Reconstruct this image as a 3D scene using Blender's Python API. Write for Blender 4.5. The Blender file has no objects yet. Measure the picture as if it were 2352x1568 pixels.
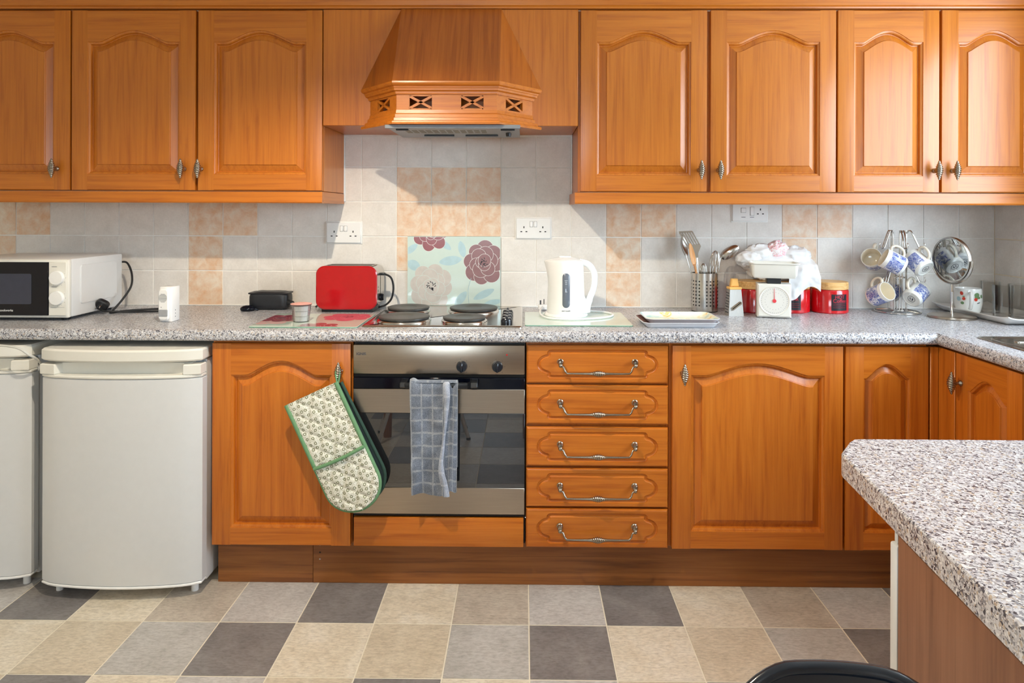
import bpy, bmesh, math, random
from mathutils import Vector, Matrix, noise

random.seed(7)
C = bpy.context.scene.collection
PI = math.pi

# ------------------------------------------------------------------ camera
cam_d = bpy.data.cameras.new('camera')
cam = bpy.data.objects.new('camera', cam_d); C.objects.link(cam)
cam_d.sensor_width = 36.0
cam_d.lens = 1529.64 / 2352 * 36.0
cam_d.shift_x = -(1186.79 - 1176) / 2352
cam_d.shift_y = -(784 - 484.57) / 2352
cam_d.clip_start = 0.02
cam.matrix_world = (Matrix.Translation((0, 0, 1.3304)) @ Matrix.Rotation(0.0112, 4, 'Z')
                    @ Matrix.Rotation(PI / 2, 4, 'X') @ Matrix.Rotation(0.0032, 4, 'Z'))
bpy.context.scene.camera = cam

# ------------------------------------------------------------------ light
sc = bpy.context.scene
sc.view_settings.view_transform = 'Standard'
sc.view_settings.look = 'None'
sc.view_settings.gamma = 1.0
sc.view_settings.use_curve_mapping = False
sc.view_settings.exposure = 0.70
sc.cycles.caustics_reflective = False; sc.cycles.caustics_refractive = False
sc.cycles.max_bounces = 8; sc.cycles.glossy_bounces = 4; sc.cycles.transmission_bounces = 6
SKY = 10.0                 # overcast daylight outside the window
LAMP = 2500.0             # radiance of the bare kitchen bulb
FILL_LAMP = 2.0          # radiance of the round fill diffuser added unseen in the dining half of the room

world = bpy.data.worlds.new('world'); sc.world = world
world.use_nodes = True
bgn = world.node_tree.nodes['Background']
bgn.inputs[0].default_value = (0.74, 0.87, 1.0, 1); bgn.inputs[1].default_value = SKY

# measures of the room (metres); the camera stands at x = y = 0
DW = 2.8965               # back wall
UF = DW - 0.32            # front of the wall cabinets
BF = DW - 0.575           # front of the base cabinets
ZT = 0.9147               # top of the worktop
RW = 2.028                # right wall
LW = -2.75; RB = -2.1; CEIL = 2.42
WIN = (0.75, 2.28, 1.08, 2.20)   # window in the right wall: y0 y1 z0 z1
FILL_WIN = (-1.30, 0.10, 1.08, 1.90)  # added fill window, unseen behind the camera: x0 x1 z0 z1

pl = bpy.data.lights.new('window_portal', 'AREA'); pl.shape = 'RECTANGLE'
pl.size = WIN[1] - WIN[0]; pl.size_y = WIN[3] - WIN[2]
pl.cycles.is_portal = True
po = bpy.data.objects.new('window_portal', pl); C.objects.link(po)
po.location = (RW + 0.13, (WIN[0] + WIN[1]) / 2, (WIN[2] + WIN[3]) / 2)
po.rotation_euler = (PI / 2, 0, PI / 2)
pl2 = bpy.data.lights.new('window_portal', 'AREA'); pl2.shape = 'RECTANGLE'  # portal of the added fill window
pl2.size = FILL_WIN[1] - FILL_WIN[0]; pl2.size_y = FILL_WIN[3] - FILL_WIN[2]; pl2.cycles.is_portal = True
po2 = bpy.data.objects.new('window_portal', pl2); C.objects.link(po2)
po2.location = ((FILL_WIN[0] + FILL_WIN[1]) / 2, RB - 0.10, (FILL_WIN[2] + FILL_WIN[3]) / 2)
po2.rotation_euler = (PI / 2, 0, 0)      # shines towards +y, into the room

# ------------------------------------------------------------------ materials
def S(r, g, b):
    def f(c):
        c /= 255.0
        return c / 12.92 if c <= 0.04045 else ((c + 0.055) / 1.055) ** 2.4
    return (f(r), f(g), f(b), 1.0)

class NT:
    def __init__(self, name):
        self.m = bpy.data.materials.new(name); self.m.use_nodes = True
        self.t = self.m.node_tree
        self.b = self.t.nodes['Principled BSDF']
    def n(self, kind, **kw):
        nd = self.t.nodes.new(kind)
        for k, v in kw.items():
            if k.startswith('i_'):
                nd.inputs[k[2:].replace('_', ' ')].default_value = v
            else:
                setattr(nd, k, v)
        return nd
    def l(self, a, b): self.t.links.new(a, b)
    def mix(self, fac, a, b, mode='MIX'):
        nd = self.n('ShaderNodeMix', data_type='RGBA', blend_type=mode)
        for idx, v in ((0, fac), (6, a), (7, b)):
            if hasattr(v, 'is_output') or isinstance(v, bpy.types.NodeSocket): self.l(v, nd.inputs[idx])
            else: nd.inputs[idx].default_value = v
        return nd.outputs[2]
    def ramp(self, src, stops, interp='LINEAR'):
        nd = self.n('ShaderNodeValToRGB'); cr = nd.color_ramp; cr.interpolation = interp
        while len(cr.elements) > 1: cr.elements.remove(cr.elements[-1])
        cr.elements[0].position = stops[0][0]; cr.elements[0].color = stops[0][1]
        for p, c in stops[1:]:
            e = cr.elements.new(p); e.color = c
        if src is not None: self.l(src, nd.inputs[0])
        return nd.outputs[0]
    def math(self, op, a, b=None, c=None):
        nd = self.n('ShaderNodeMath', operation=op)
        for i, v in enumerate((a, b, c)):
            if v is None: continue
            if isinstance(v, bpy.types.NodeSocket): self.l(v, nd.inputs[i])
            else: nd.inputs[i].default_value = v
        return nd.outputs[0]
    def bump(self, h, strength=0.2, dist=0.001):
        nd = self.n('ShaderNodeBump'); nd.inputs['Strength'].default_value = strength
        nd.inputs['Distance'].default_value = dist
        self.l(h, nd.inputs['Height']); self.l(nd.outputs[0], self.b.inputs['Normal'])
    def pos(self, scale=(1, 1, 1), rand=0.0, coord='world'):
        if coord == 'world':
            g = self.n('ShaderNodeNewGeometry').outputs['Position']
        else:
            g = self.n('ShaderNodeTexCoord').outputs['Object']
        if rand:
            oi = self.n('ShaderNodeObjectInfo')
            r = self.math('MULTIPLY', oi.outputs['Random'], rand)
            cx = self.n('ShaderNodeCombineXYZ')
            for i in range(3): self.l(r, cx.inputs[i])
            ad = self.n('ShaderNodeVectorMath', operation='ADD'); self.l(g, ad.inputs[0]); self.l(cx.outputs[0], ad.inputs[1]); g = ad.outputs[0]
        mp = self.n('ShaderNodeMapping'); mp.inputs['Scale'].default_value = scale
        self.l(g, mp.inputs[0])
        return mp.outputs[0]
    def noise(self, vec, scale, detail=4, rough=0.55, dist=0.0):
        nd = self.n('ShaderNodeTexNoise'); nd.inputs['Scale'].default_value = scale
        nd.inputs['Detail'].default_value = detail; nd.inputs['Roughness'].default_value = rough
        nd.inputs['Distortion'].default_value = dist
        self.l(vec, nd.inputs['Vector']); return nd.outputs['Fac']

def plain(name, col, rough=0.4, metal=0.0, spec=0.5, coat=0.0, noise_amt=0.04, **kw):
    t = NT(name)
    p = t.pos((1, 1, 1), 3.0)
    f = t.noise(p, 35, 3)
    lo = tuple(max(0, c * (1 - noise_amt * 1.5)) for c in col[:3]) + (1,)
    hi = tuple(min(1, c * (1 + noise_amt)) for c in col[:3]) + (1,)
    t.l(t.ramp(f, [(0.3, lo), (0.7, hi)]), t.b.inputs['Base Color'])
    t.b.inputs['Roughness'].default_value = rough; t.b.inputs['Metallic'].default_value = metal
    t.b.inputs['Specular IOR Level'].default_value = spec
    t.b.inputs['Coat Weight'].default_value = coat; t.b.inputs['Coat Roughness'].default_value = 0.08
    for k, v in kw.items(): t.b.inputs[k.replace('_', ' ')].default_value = v
    return t.m

def wood(name, axis, light, mid, dark, rough=0.33, scale=1.0, figure=0.5):
    t = NT(name)
    st = {'x': (0.045, 1, 1), 'y': (1, 0.045, 1), 'z': (1, 1, 0.045), 'zy': (1, 0.045, 0.045)}[axis]
    p = t.pos(st, 19.0)
    a = t.noise(p, 58 * scale, 5, 0.6, 0.5)
    st2 = tuple(0.25 * s if s < 1 else 1 for s in st)
    b = t.noise(t.pos(st2, 19.0), 260 * scale, 3, 0.6)
    st3 = tuple(0.18 if s < 1 else 1 for s in st)
    c = t.noise(t.pos(st3, 31.0), 4.5 * scale, 2, 0.5, 1.2)
    col = t.ramp(a, [(0.30, dark), (0.48, mid), (0.70, light)])
    pores = t.ramp(b, [(0.33, dark), (0.5, (1, 1, 1, 1))])
    col = t.mix(0.16, col, pores, 'MULTIPLY')
    tone = t.ramp(c, [(0.3, (0.86, 0.82, 0.76, 1)), (0.7, (1.0, 1.0, 1.0, 1))])
    col = t.mix(figure, col, tone, 'MULTIPLY')
    t.l(col, t.b.inputs['Base Color'])
    t.b.inputs['Roughness'].default_value = rough
    t.b.inputs['Coat Weight'].default_value = 0.12; t.b.inputs['Coat Roughness'].default_value = 0.2
    t.bump(b, 0.12, 0.0006)
    return t.m

WL, WM, WD = S(202, 120, 36), S(193, 110, 29), S(174, 94, 22)
wood_v = wood('honey_oak_upright', 'z', WL, WM, WD)
wood_h = wood('honey_oak_level', 'x', WL, WM, WD)
wood_c = wood('shaded_oak_canopy', 'zy', S(182, 104, 36), S(170, 92, 30), S(146, 74, 22))  # browner veneer tone, darkened too for the shade on the canopy
wood_y = wood('honey_oak_depth', 'y', WL, WM, WD)
BL_, BM_, BD_ = S(210, 124, 40), S(200, 112, 31), S(178, 92, 22)
bwood_v = wood('amber_oak_upright', 'z', BL_, BM_, BD_)
bwood_h = wood('amber_oak_level', 'x', BL_, BM_, BD_)
bwood_y = wood('amber_oak_depth', 'y', BL_, BM_, BD_)
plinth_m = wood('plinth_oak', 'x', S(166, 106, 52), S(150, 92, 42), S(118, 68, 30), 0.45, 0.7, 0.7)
panel_m = wood('end_panel_oak', 'z', S(156, 110, 82), S(140, 96, 70), S(116, 76, 54), 0.5, 0.6, 0.5)
pine = wood('pine_lid', 'x', S(242, 204, 146), S(234, 186, 118), S(206, 146, 80), 0.5, 2.2)
beech = wood('beech_spoon', 'z', S(222, 168, 112), S(206, 148, 92), S(172, 112, 62), 0.55, 1.5)
table_wood = wood('table_oak', 'x', S(170, 104, 58), S(150, 88, 46), S(112, 62, 30), 0.4)
table_leg_wood = wood('table_leg_oak', 'z', S(170, 104, 58), S(150, 88, 46), S(112, 62, 30), 0.4)

def worktop_mat():
    t = NT('speckled_laminate')
    p = t.pos((1, 1, 1))
    wob = t.n('ShaderNodeTexNoise'); wob.inputs['Scale'].default_value = 140; wob.inputs['Detail'].default_value = 2
    t.l(p, wob.inputs['Vector'])
    sub = t.n('ShaderNodeVectorMath', operation='MULTIPLY_ADD')
    t.l(wob.outputs['Color'], sub.inputs[0]); sub.inputs[1].default_value = (0.006, 0.006, 0.006); t.l(p, sub.inputs[2])
    def vor(scale, stops):
        v = t.n('ShaderNodeTexVoronoi'); v.inputs['Scale'].default_value = scale
        t.l(sub.outputs[0], v.inputs['Vector'])
        sp = t.n('ShaderNodeSeparateColor'); t.l(v.outputs['Color'], sp.inputs[0])
        return t.ramp(sp.outputs[0], stops, 'CONSTANT'), sp.outputs[1]
    big, sel = vor(265, [(0, S(72, 73, 84)), (0.14, S(136, 136, 144)), (0.30, S(192, 192, 198)), (0.58, S(186, 172, 158)),
                         (0.67, S(204, 204, 209)), (0.85, S(222, 222, 224))])
    small, _ = vor(510, [(0, S(44, 46, 58)), (0.15, S(156, 156, 162)), (0.5, S(198, 198, 203)), (0.82, S(172, 158, 144)), (0.92, S(222, 221, 221))])
    pick = t.ramp(sel, [(0, (0, 0, 0, 1)), (0.55, (1, 1, 1, 1))], 'CONSTANT')
    t.l(t.mix(pick, big, small), t.b.inputs['Base Color'])
    t.b.inputs['Roughness'].default_value = 0.28
    return t.m
worktop_m = worktop_mat()

def tile_mat(name, a, b, scale=14, amt=None, rough=0.4):
    t = NT(name)
    p = t.pos((1, 1, 1), 40.0)
    f = t.noise(p, scale, 5, 0.6, 0.4)
    g = t.noise(p, 140, 3)
    col = t.ramp(f, [(0.32, a), (0.68, b)])
    fine = t.ramp(g, [(0.3, (0.93, 0.93, 0.93, 1)), (0.7, (1, 1, 1, 1))])
    t.l(t.mix(1.0, col, fine, 'MULTIPLY'), t.b.inputs['Base Color'])
    t.b.inputs['Roughness'].default_value = rough
    t.bump(f, 0.15, 0.002)
    return t.m
cream_tile = tile_mat('cream_wall_tile', S(226, 219, 211), S(238, 232, 225))
peach_tile = tile_mat('peach_wall_tile', S(228, 184, 146), S(239, 222, 202), 24)
grout_m = plain('cream_grout', S(246, 243, 238), 0.8)
sealant_m = plain('white_sealant', S(240, 238, 234), 0.4)

def floor_mat(name, a, b, c):
    t = NT(name)
    p = t.pos((1, 1.0, 1), 60.0)
    f = t.noise(p, 9, 6, 0.65, 0.5)
    q = t.noise(t.pos((1, 2.4, 1), 60.0), 55, 5, 0.65, 0.4)
    col = t.ramp(f, [(0.3, a), (0.5, b), (0.72, c)])
    fine = t.ramp(q, [(0.3, (0.66, 0.64, 0.62, 1)), (0.6, (1.05, 1.05, 1.05, 1))])
    t.l(t.mix(0.8, col, fine, 'MULTIPLY'), t.b.inputs['Base Color'])
    t.b.inputs['Roughness'].default_value = 0.42
    t.bump(q, 0.25, 0.0012)
    return t.m
FT = {
    'dark': floor_mat('slate_floor', S(120, 115, 114), S(132, 127, 126), S(148, 143, 140)),
    'cream': floor_mat('cream_floor', S(212, 198, 176), S(222, 210, 190), S(230, 221, 206)),
    'taupe': floor_mat('taupe_floor', S(176, 164, 150), S(190, 178, 164), S(202, 192, 178)),
    'lgrey': floor_mat('pale_grey_floor', S(184, 178, 174), S(196, 191, 187), S(208, 203, 198)),
    'tan': floor_mat('tan_floor', S(196, 182, 160), S(206, 192, 170), S(214, 202, 182)),
    'grey': floor_mat('mid_grey_floor', S(174, 170, 164), S(186, 182, 177), S(198, 194, 190)),
}
joint_m = plain('pale_floor_joint', S(232, 222, 202), 0.7)

white_enamel = plain('white_enamel', S(216, 216, 216), 0.32, coat=0.2, noise_amt=0.01)
cream_plastic = plain('cream_plastic', S(230, 227, 218), 0.35, noise_amt=0.01)
white_plastic = plain('white_plastic', S(238, 237, 235), 0.3, noise_amt=0.01)
bright_plastic = plain('bright_white_plastic', S(244, 243, 242), 0.22, coat=0.3, noise_amt=0.01)
white_paint = plain('white_paint', S(240, 226, 202), 0.75)
ceil_paint = plain('ceiling_paint', S(226, 219, 206), 0.8)
black_plastic = plain('black_plastic', S(24, 26, 30), 0.35, noise_amt=0.02)
black_gloss = plain('black_gloss', S(8, 11, 22), 0.06, spec=0.3, noise_amt=0.02)
black_leather = plain('black_leather', S(30, 31, 35), 0.42)
rubber = plain('black_rubber', S(22, 22, 24), 0.6)
dark_gap = plain('dark_void', S(20, 18, 18), 0.8)
grey_plastic = plain('grey_plastic', S(120, 122, 126), 0.4)
red_enamel = plain('red_enamel', S(178, 8, 20), 0.16, coat=0.6, noise_amt=0.03)
red_ceramic = plain('red_ceramic', S(206, 18, 28), 0.16, coat=0.6, noise_amt=0.03)
label_black = plain('label_black', S(34, 28, 36), 0.35)
label_red = plain('label_red', S(196, 40, 60), 0.35)
ceramic = plain('white_ceramic', S(240, 238, 234), 0.12, coat=0.4, noise_amt=0.01)
cream_ceramic = plain('cream_ceramic', S(240, 230, 212), 0.14, coat=0.4, noise_amt=0.01)
orange_plastic = plain('orange_plastic', S(248, 194, 112), 0.35)
green_binding = plain('green_binding', S(108, 150, 108), 0.85)
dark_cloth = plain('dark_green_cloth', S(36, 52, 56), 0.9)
navy_plastic = plain('navy_plastic', S(16, 24, 36), 0.22, coat=0.3)
red_light = plain('red_light', S(190, 20, 20), 0.3)
iron = plain('cast_iron', S(66, 64, 62), 0.42, noise_amt=0.12)
chrome = plain('chrome', S(214, 212, 208), 0.12, 1.0, noise_amt=0.01)
mirror_m = plain('mirror_silver', S(236, 238, 238), 0.01, 1.0, noise_amt=0.0)
print_grey = plain('print_grey', S(70, 72, 78), 0.5)
print_light = plain('print_light', S(190, 196, 204), 0.5)
print_white = plain('print_white', S(232, 232, 230), 0.4)
print_green = plain('print_green', S(110, 140, 96), 0.3)
print_red = plain('print_red', S(206, 60, 40), 0.3)
dial_red = plain('dial_red', S(222, 62, 70), 0.35)
gauge_m = plain('gauge_plastic', S(104, 112, 126), 0.12, coat=0.5)
paper_white = plain('paper_white', S(240, 236, 230), 0.7)
pink_paper = plain('pink_paper', S(232, 172, 160), 0.6)

def steel(name, axis, base, rough=0.26):
    t = NT(name)
    st = {'x': (0.02, 1, 1), 'z': (1, 1, 0.02), 'y': (1, 0.02, 1)}[axis]
    f = t.noise(t.pos(st), 420, 3)
    lo = tuple(c * 0.92 for c in base[:3]) + (1,)
    t.l(t.ramp(f, [(0.3, lo), (0.7, base)]), t.b.inputs['Base Color'])
    t.b.inputs['Metallic'].default_value = 1.0
    t.b.inputs['Roughness'].default_value = rough
    t.bump(f, 0.03, 0.0004)
    return t.m
steel_x = steel('brushed_steel_level', 'x', S(178, 166, 152), 0.3)
steel_z = steel('brushed_steel_upright', 'z', S(206, 202, 196))
steel_matt = steel('dull_steel', 'z', S(206, 204, 200), 0.5)
steel_hob = steel('polished_steel', 'x', S(210, 204, 196), 0.14)
pewter = steel('pewter', 'z', S(166, 156, 142), 0.24)

def glass(name, col=(1, 1, 1, 1), rough=0.0, ior=1.45):
    t = NT(name)
    t.b.inputs['Base Color'].default_value = col
    t.b.inputs['Transmission Weight'].default_value = 1.0
    t.b.inputs['Roughness'].default_value = rough; t.b.inputs['IOR'].default_value = ior
    return t.m
def thin_glass(name, tint, rough=0.0, edge=0.75):
    t = NT(name); out = t.t.nodes['Material Output']
    tr = t.n('ShaderNodeBsdfTransparent'); tr.inputs[0].default_value = tint
    gl = t.n('ShaderNodeBsdfGlossy'); gl.inputs['Roughness'].default_value = rough
    lw = t.n('ShaderNodeLayerWeight'); lw.inputs['Blend'].default_value = 0.22
    f = t.math('MULTIPLY', lw.outputs['Fresnel'], edge)
    mx = t.n('ShaderNodeMixShader'); t.l(f, mx.inputs[0]); t.l(tr.outputs[0], mx.inputs[1]); t.l(gl.outputs[0], mx.inputs[2]); t.l(mx.outputs[0], out.inputs[0])
    return t.m
clear_glass = thin_glass('clear_glass', (0.985, 0.99, 0.988, 1), 0.0, 0.55)
clear_plastic = thin_glass('clear_plastic', (0.96, 0.96, 0.96, 1), 0.08)
print_glass = plain('pale_aqua_glass', S(208, 226, 220), 0.05, coat=0.6, noise_amt=0.01)
print_glass_warm = plain('pale_mint_glass', S(206, 222, 208), 0.05, coat=0.6, noise_amt=0.01)
glass_edge = plain('green_glass_edge', S(112, 158, 134), 0.1)
def petal(name, c, r=0.15): return plain(name, c, r, coat=0.3, noise_amt=0.05)
mauve = petal('mauve_print', S(148, 112, 116)); pale_mauve = petal('pale_mauve_print', S(206, 200, 194))
rose = petal('rose_print', S(214, 110, 130)); crimson = petal('crimson_print', S(146, 34, 62))
blush = petal('blush_print', S(226, 176, 172)); leaf_blue = petal('pale_blue_print', S(182, 212, 220))
old_rose = petal('old_rose_print', S(152, 92, 98))

def oven_glass_mat():
    t = NT('oven_door_glass')
    t.b.inputs['Base Color'].default_value = (0.02, 0.021, 0.024, 1)
    t.b.inputs['Roughness'].default_value = 0.015
    t.b.inputs['IOR'].default_value = 1.95
    return t.m
oven_glass = oven_glass_mat()

def emitter(name, col, strength):
    t = NT(name)
    t.b.inputs['Base Color'].default_value = (0.8, 0.8, 0.8, 1)
    t.b.inputs['Emission Color'].default_value = col
    t.b.inputs['Emission Strength'].default_value = strength
    return t.m

def willow_mat():
    t = NT('blue_willow_ceramic')
    p = t.pos((1, 1, 1), 0, 'object')
    sp = t.n('ShaderNodeSeparateXYZ'); t.l(p, sp.inputs[0])
    oi = t.n('ShaderNodeObjectInfo')
    ad = t.n('ShaderNodeVectorMath', operation='ADD'); t.l(p, ad.inputs[0])
    cx = t.n('ShaderNodeCombineXYZ'); t.l(t.math('MULTIPLY', oi.outputs['Random'], 9), cx.inputs[0]); t.l(cx.outputs[0], ad.inputs[1])
    f = t.noise(ad.outputs[0], 62, 3, 0.6, 0.8)
    g = t.noise(ad.outputs[0], 210, 2, 0.6)
    c1 = t.ramp(f, [(0.40, S(238, 238, 240)), (0.47, S(96, 118, 186)), (0.6, S(58, 78, 160))])
    c2 = t.ramp(g, [(0.42, S(70, 90, 170)), (0.5, S(235, 236, 242))])
    col = t.mix(0.35, c1, c2)
    r = t.math('SQRT', t.math('ADD', t.math('MULTIPLY', sp.outputs[0], sp.outputs[0]), t.math('MULTIPLY', sp.outputs[1], sp.outputs[1])))
    band = t.math('MULTIPLY', t.math('GREATER_THAN', sp.outputs[2], 0.012), t.math('LESS_THAN', sp.outputs[2], 0.066))
    band = t.math('MULTIPLY', band, t.math('GREATER_THAN', r, 0.0372))
    # clear strip either side of the handle
    strip = t.math('GREATER_THAN', sp.outputs[0], 0.034)
    band = t.math('MULTIPLY', band, t.math('SUBTRACT', 1.0, strip))
    inner = t.math('MULTIPLY', t.math('LESS_THAN', r, 0.0368), t.math('GREATER_THAN', sp.outputs[2], 0.006))
    t.l(t.mix(inner, t.mix(band, S(240, 238, 232), col), S(246, 234, 212)), t.b.inputs['Base Color'])
    t.b.inputs['Roughness'].default_value = 0.14; t.b.inputs['Coat Weight'].default_value = 0.4
    return t.m
willow = willow_mat()

def mitt_mat():
    t = NT('printed_mitt_cotton')
    p = t.pos((1, 1, 1), 0, 'object')
    v = t.n('ShaderNodeTexVoronoi'); v.inputs['Scale'].default_value = 52; v.inputs['Randomness'].default_value = 0.35
    v.voronoi_dimensions = '2D'
    mp = t.n('ShaderNodeMapping'); mp.inputs['Rotation'].default_value = (PI / 2, 0, 0); t.l(p, mp.inputs[0])
    t.l(mp.outputs[0], v.inputs['Vector'])
    d = v.outputs['Distance']
    ring = t.ramp(d, [(0.0, (0, 0, 0, 1)), (0.13, (0, 0, 0, 1)), (0.15, (1, 1, 1, 1)), (0.26, (1, 1, 1, 1)), (0.28, (0, 0, 0, 1))])
    v2 = t.n('ShaderNodeTexVoronoi'); v2.inputs['Scale'].default_value = 190; v2.voronoi_dimensions = '2D'
    t.l(mp.outputs[0], v2.inputs['Vector'])
    dots = t.ramp(v2.outputs['Distance'], [(0.0, (1, 1, 1, 1)), (0.16, (1, 1, 1, 1)), (0.22, (0, 0, 0, 1))])
    f = t.noise(p, 120, 2)
    base = t.ramp(f, [(0.3, S(222, 220, 204)), (0.7, S(240, 238, 228))])
    c = t.mix(dots, base, S(152, 146, 112))
    c = t.mix(ring, c, S(122, 124, 92))
    t.l(c, t.b.inputs['Base Color']); t.b.inputs['Roughness'].default_value = 0.9
    return t.m
mitt_m = mitt_mat()

def towel_mat(name, dark, mid, light):
    t = NT(name)
    uv = t.n('ShaderNodeUVMap')
    sp = t.n('ShaderNodeSeparateXYZ'); t.l(uv.outputs[0], sp.inputs[0])
    def lines(src, freq, width):
        f = t.math('FRACT', t.math('MULTIPLY', src, freq))
        return t.math('LESS_THAN', f, width)
    a = lines(sp.outputs[0], 3.1, 0.14); b = lines(sp.outputs[1], 9.0, 0.16)
    m = t.math('MAXIMUM', a, b)
    g = t.noise(t.pos((1, 1, 1)), 420, 3)
    base = t.ramp(g, [(0.3, dark), (0.7, mid)])
    big = t.noise(t.pos((1, 1, 1)), 26, 3)
    base = t.mix(0.55, base, t.ramp(big, [(0.35, (0.45, 0.46, 0.48, 1)), (0.62, (1, 1, 1, 1))]), 'MULTIPLY')
    line = t.math('MULTIPLY', t.math('MULTIPLY', m, 0.75), t.math('MULTIPLY', g, 1.0))
    t.l(t.mix(line, base, light), t.b.inputs['Base Color'])
    t.b.inputs['Roughness'].default_value = 0.95
    t.b.inputs['Sheen Weight'].default_value = 0.3
    t.bump(g, 0.6, 0.002)
    return t.m
towel_m = towel_mat('grey_check_terry', S(88, 96, 112), S(142, 150, 164), S(186, 188, 190))
hem_m = towel_mat('pale_towel_hem', S(140, 148, 166), S(186, 192, 206), S(206, 208, 214))

def bag_mat():
    t = NT('thin_white_polythene')
    p = t.pos((1, 1, 1))
    f = t.noise(p, 22, 3)
    # pink shop print on the knotted top
    g = t.noise(p, 60, 3, 0.6, 1.0)
    c = t.ramp(f, [(0.3, S(236, 234, 234)), (0.7, S(248, 247, 247))])
    t.l(c, t.b.inputs['Base Color'])
    t.b.inputs['Roughness'].default_value = 0.35
    t.b.inputs['Transmission Weight'].default_value = 0.12
    t.b.inputs['Subsurface Weight'].default_value = 0.0
    return t.m
bag_m = bag_mat()
def bag_print_mat():
    t = NT('pink_printed_polythene')
    f = t.noise(t.pos((1, 1, 1)), 55, 3, 0.6, 1.2)
    t.l(t.ramp(f, [(0.42, S(246, 240, 240)), (0.5, S(236, 150, 160)), (0.56, S(246, 240, 240))]), t.b.inputs['Base Color'])
    t.b.inputs['Roughness'].default_value = 0.35
    return t.m
bag_print_m = bag_print_mat()

# ------------------------------------------------------------------ mesh helpers
class MB:
    def __init__(self):
        self.v = []; self.f = []; self.mi = []; self.uv = None
    def add(self, vs, fs, mi=0):
        o = len(self.v); self.v += [tuple(p) for p in vs]
        self.f += [tuple(i + o for i in f) for f in fs]; self.mi += [mi] * len(fs)
        return o
    def box(self, x0, x1, y0, y1, z0, z1, b=0.0, mi=0):
        if x0 > x1: x0, x1 = x1, x0
        if y0 > y1: y0, y1 = y1, y0
        if z0 > z1: z0, z1 = z1, z0
        b = min(b, (x1 - x0) / 2.01, (y1 - y0) / 2.01, (z1 - z0) / 2.01)
        if b <= 0:
            vs = [(x, y, z) for z in (z0, z1) for y in (y0, y1) for x in (x0, x1)]
            fs = [(0, 2, 3, 1), (4, 5, 7, 6), (0, 1, 5, 4), (2, 6, 7, 3), (0, 4, 6, 2), (1, 3, 7, 5)]
            self.add(vs, fs, mi); return self
        bm = bmesh.new()
        bmesh.ops.create_cube(bm, size=1.0)
        for v in bm.verts:
            v.co = Vector(((x0 + x1) / 2 + v.co.x * (x1 - x0), (y0 + y1) / 2 + v.co.y * (y1 - y0), (z0 + z1) / 2 + v.co.z * (z1 - z0)))
        bmesh.ops.bevel(bm, geom=list(bm.edges), offset=b, segments=2 if b > 0.0025 else 1, affect='EDGES', profile=0.5)
        self.bm(bm, mi); return self
    def bm(self, bm, mi=0):
        bm.verts.index_update()
        self.add([v.co[:] for v in bm.verts], [[v.index for v in f.verts] for f in bm.faces], mi); bm.free()
    def prism(self, poly, d0, d1, axis='y', b=0.0, mi=0):
        """poly: 2-D outline (ccw); extruded from d0 to d1 along axis; 2-D axes are the other two (x,z), (y,z) or (x,y)"""
        def P(p, d):
            return {'y': (p[0], d, p[1]), 'x': (d, p[0], p[1]), 'z': (p[0], p[1], d)}[axis]
        n = len(poly)
        if b > 0:
            ins = inset(poly, b)
            s = 1 if d1 > d0 else -1
            rings = [(ins, d0), (poly, d0 + s * b), (poly, d1 - s * b), (ins, d1)]
        else:
            rings = [(poly, d0), (poly, d1)]
        vs = []
        for pl_, d in rings: vs += [P(p, d) for p in pl_]
        fs = [tuple(range(n))[::-1], tuple(range((len(rings) - 1) * n, len(rings) * n))]
        for r in range(len(rings) - 1):
            for i in range(n):
                j = (i + 1) % n
                fs.append((r * n + i, r * n + j, (r + 1) * n + j, (r + 1) * n + i))
        self.add(vs, fs, mi); return self
    def lathe(self, prof, n=32, c=(0, 0, 0), axis='z', mi=0, cap=True, sx=1.0, sy=1.0):
        vs = []; fs = []
        for r, z in prof:
            for i in range(n):
                a = 2 * PI * i / n
                p = (r * math.cos(a) * sx, r * math.sin(a) * sy, z)
                if axis == 'y': p = (p[0], p[2], p[1])
                elif axis == 'x': p = (p[2], p[0], p[1])
                vs.append((p[0] + c[0], p[1] + c[1], p[2] + c[2]))
        m = len(prof)
        for k in range(m - 1):
            for i in range(n):
                j = (i + 1) % n
                fs.append((k * n + i, k * n + j, (k + 1) * n + j, (k + 1) * n + i))
        if cap:
            if prof[0][0] > 1e-6: fs.append(tuple(range(n))[::-1])
            if prof[-1][0] > 1e-6: fs.append(tuple(range((m - 1) * n, m * n)))
        self.add(vs, fs, mi); return self
    def tube(self, pts, r, n=8, mi=0, closed=False, smooth=0):
        pts = [Vector(p) for p in pts]
        if smooth: pts = spline(pts, smooth, closed)
        m = len(pts)
        rr = r if isinstance(r, (list, tuple)) else [r] * m
        if len(rr) != m: rr = [rr[min(len(rr) - 1, int(i * len(rr) / m))] for i in range(m)]
        tang = []
        for i in range(m):
            a = pts[(i - 1) % m] if (i > 0 or closed) else pts[i]
            b = pts[(i + 1) % m] if (i < m - 1 or closed) else pts[i]
            tang.append((b - a).normalized())
        u = tang[0].orthogonal().normalized()
        vs = []
        for i in range(m):
            t = tang[i]
            u = (u - t * u.dot(t)); u = u.normalized() if u.length > 1e-8 else t.orthogonal().normalized()
            w = t.cross(u)
            for k in range(n):
                a = 2 * PI * k / n
                vs.append(pts[i] + (u * math.cos(a) + w * math.sin(a)) * rr[i])
        fs = []
        for i in range(m if closed else m - 1):
            i2 = (i + 1) % m
            for k in range(n):
                k2 = (k + 1) % n
                fs.append((i * n + k, i * n + k2, i2 * n + k2, i2 * n + k))
        if not closed:
            fs.append(tuple(range(n))[::-1]); fs.append(tuple(range((m - 1) * n, m * n)))
        self.add(vs, fs, mi); return self
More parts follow.
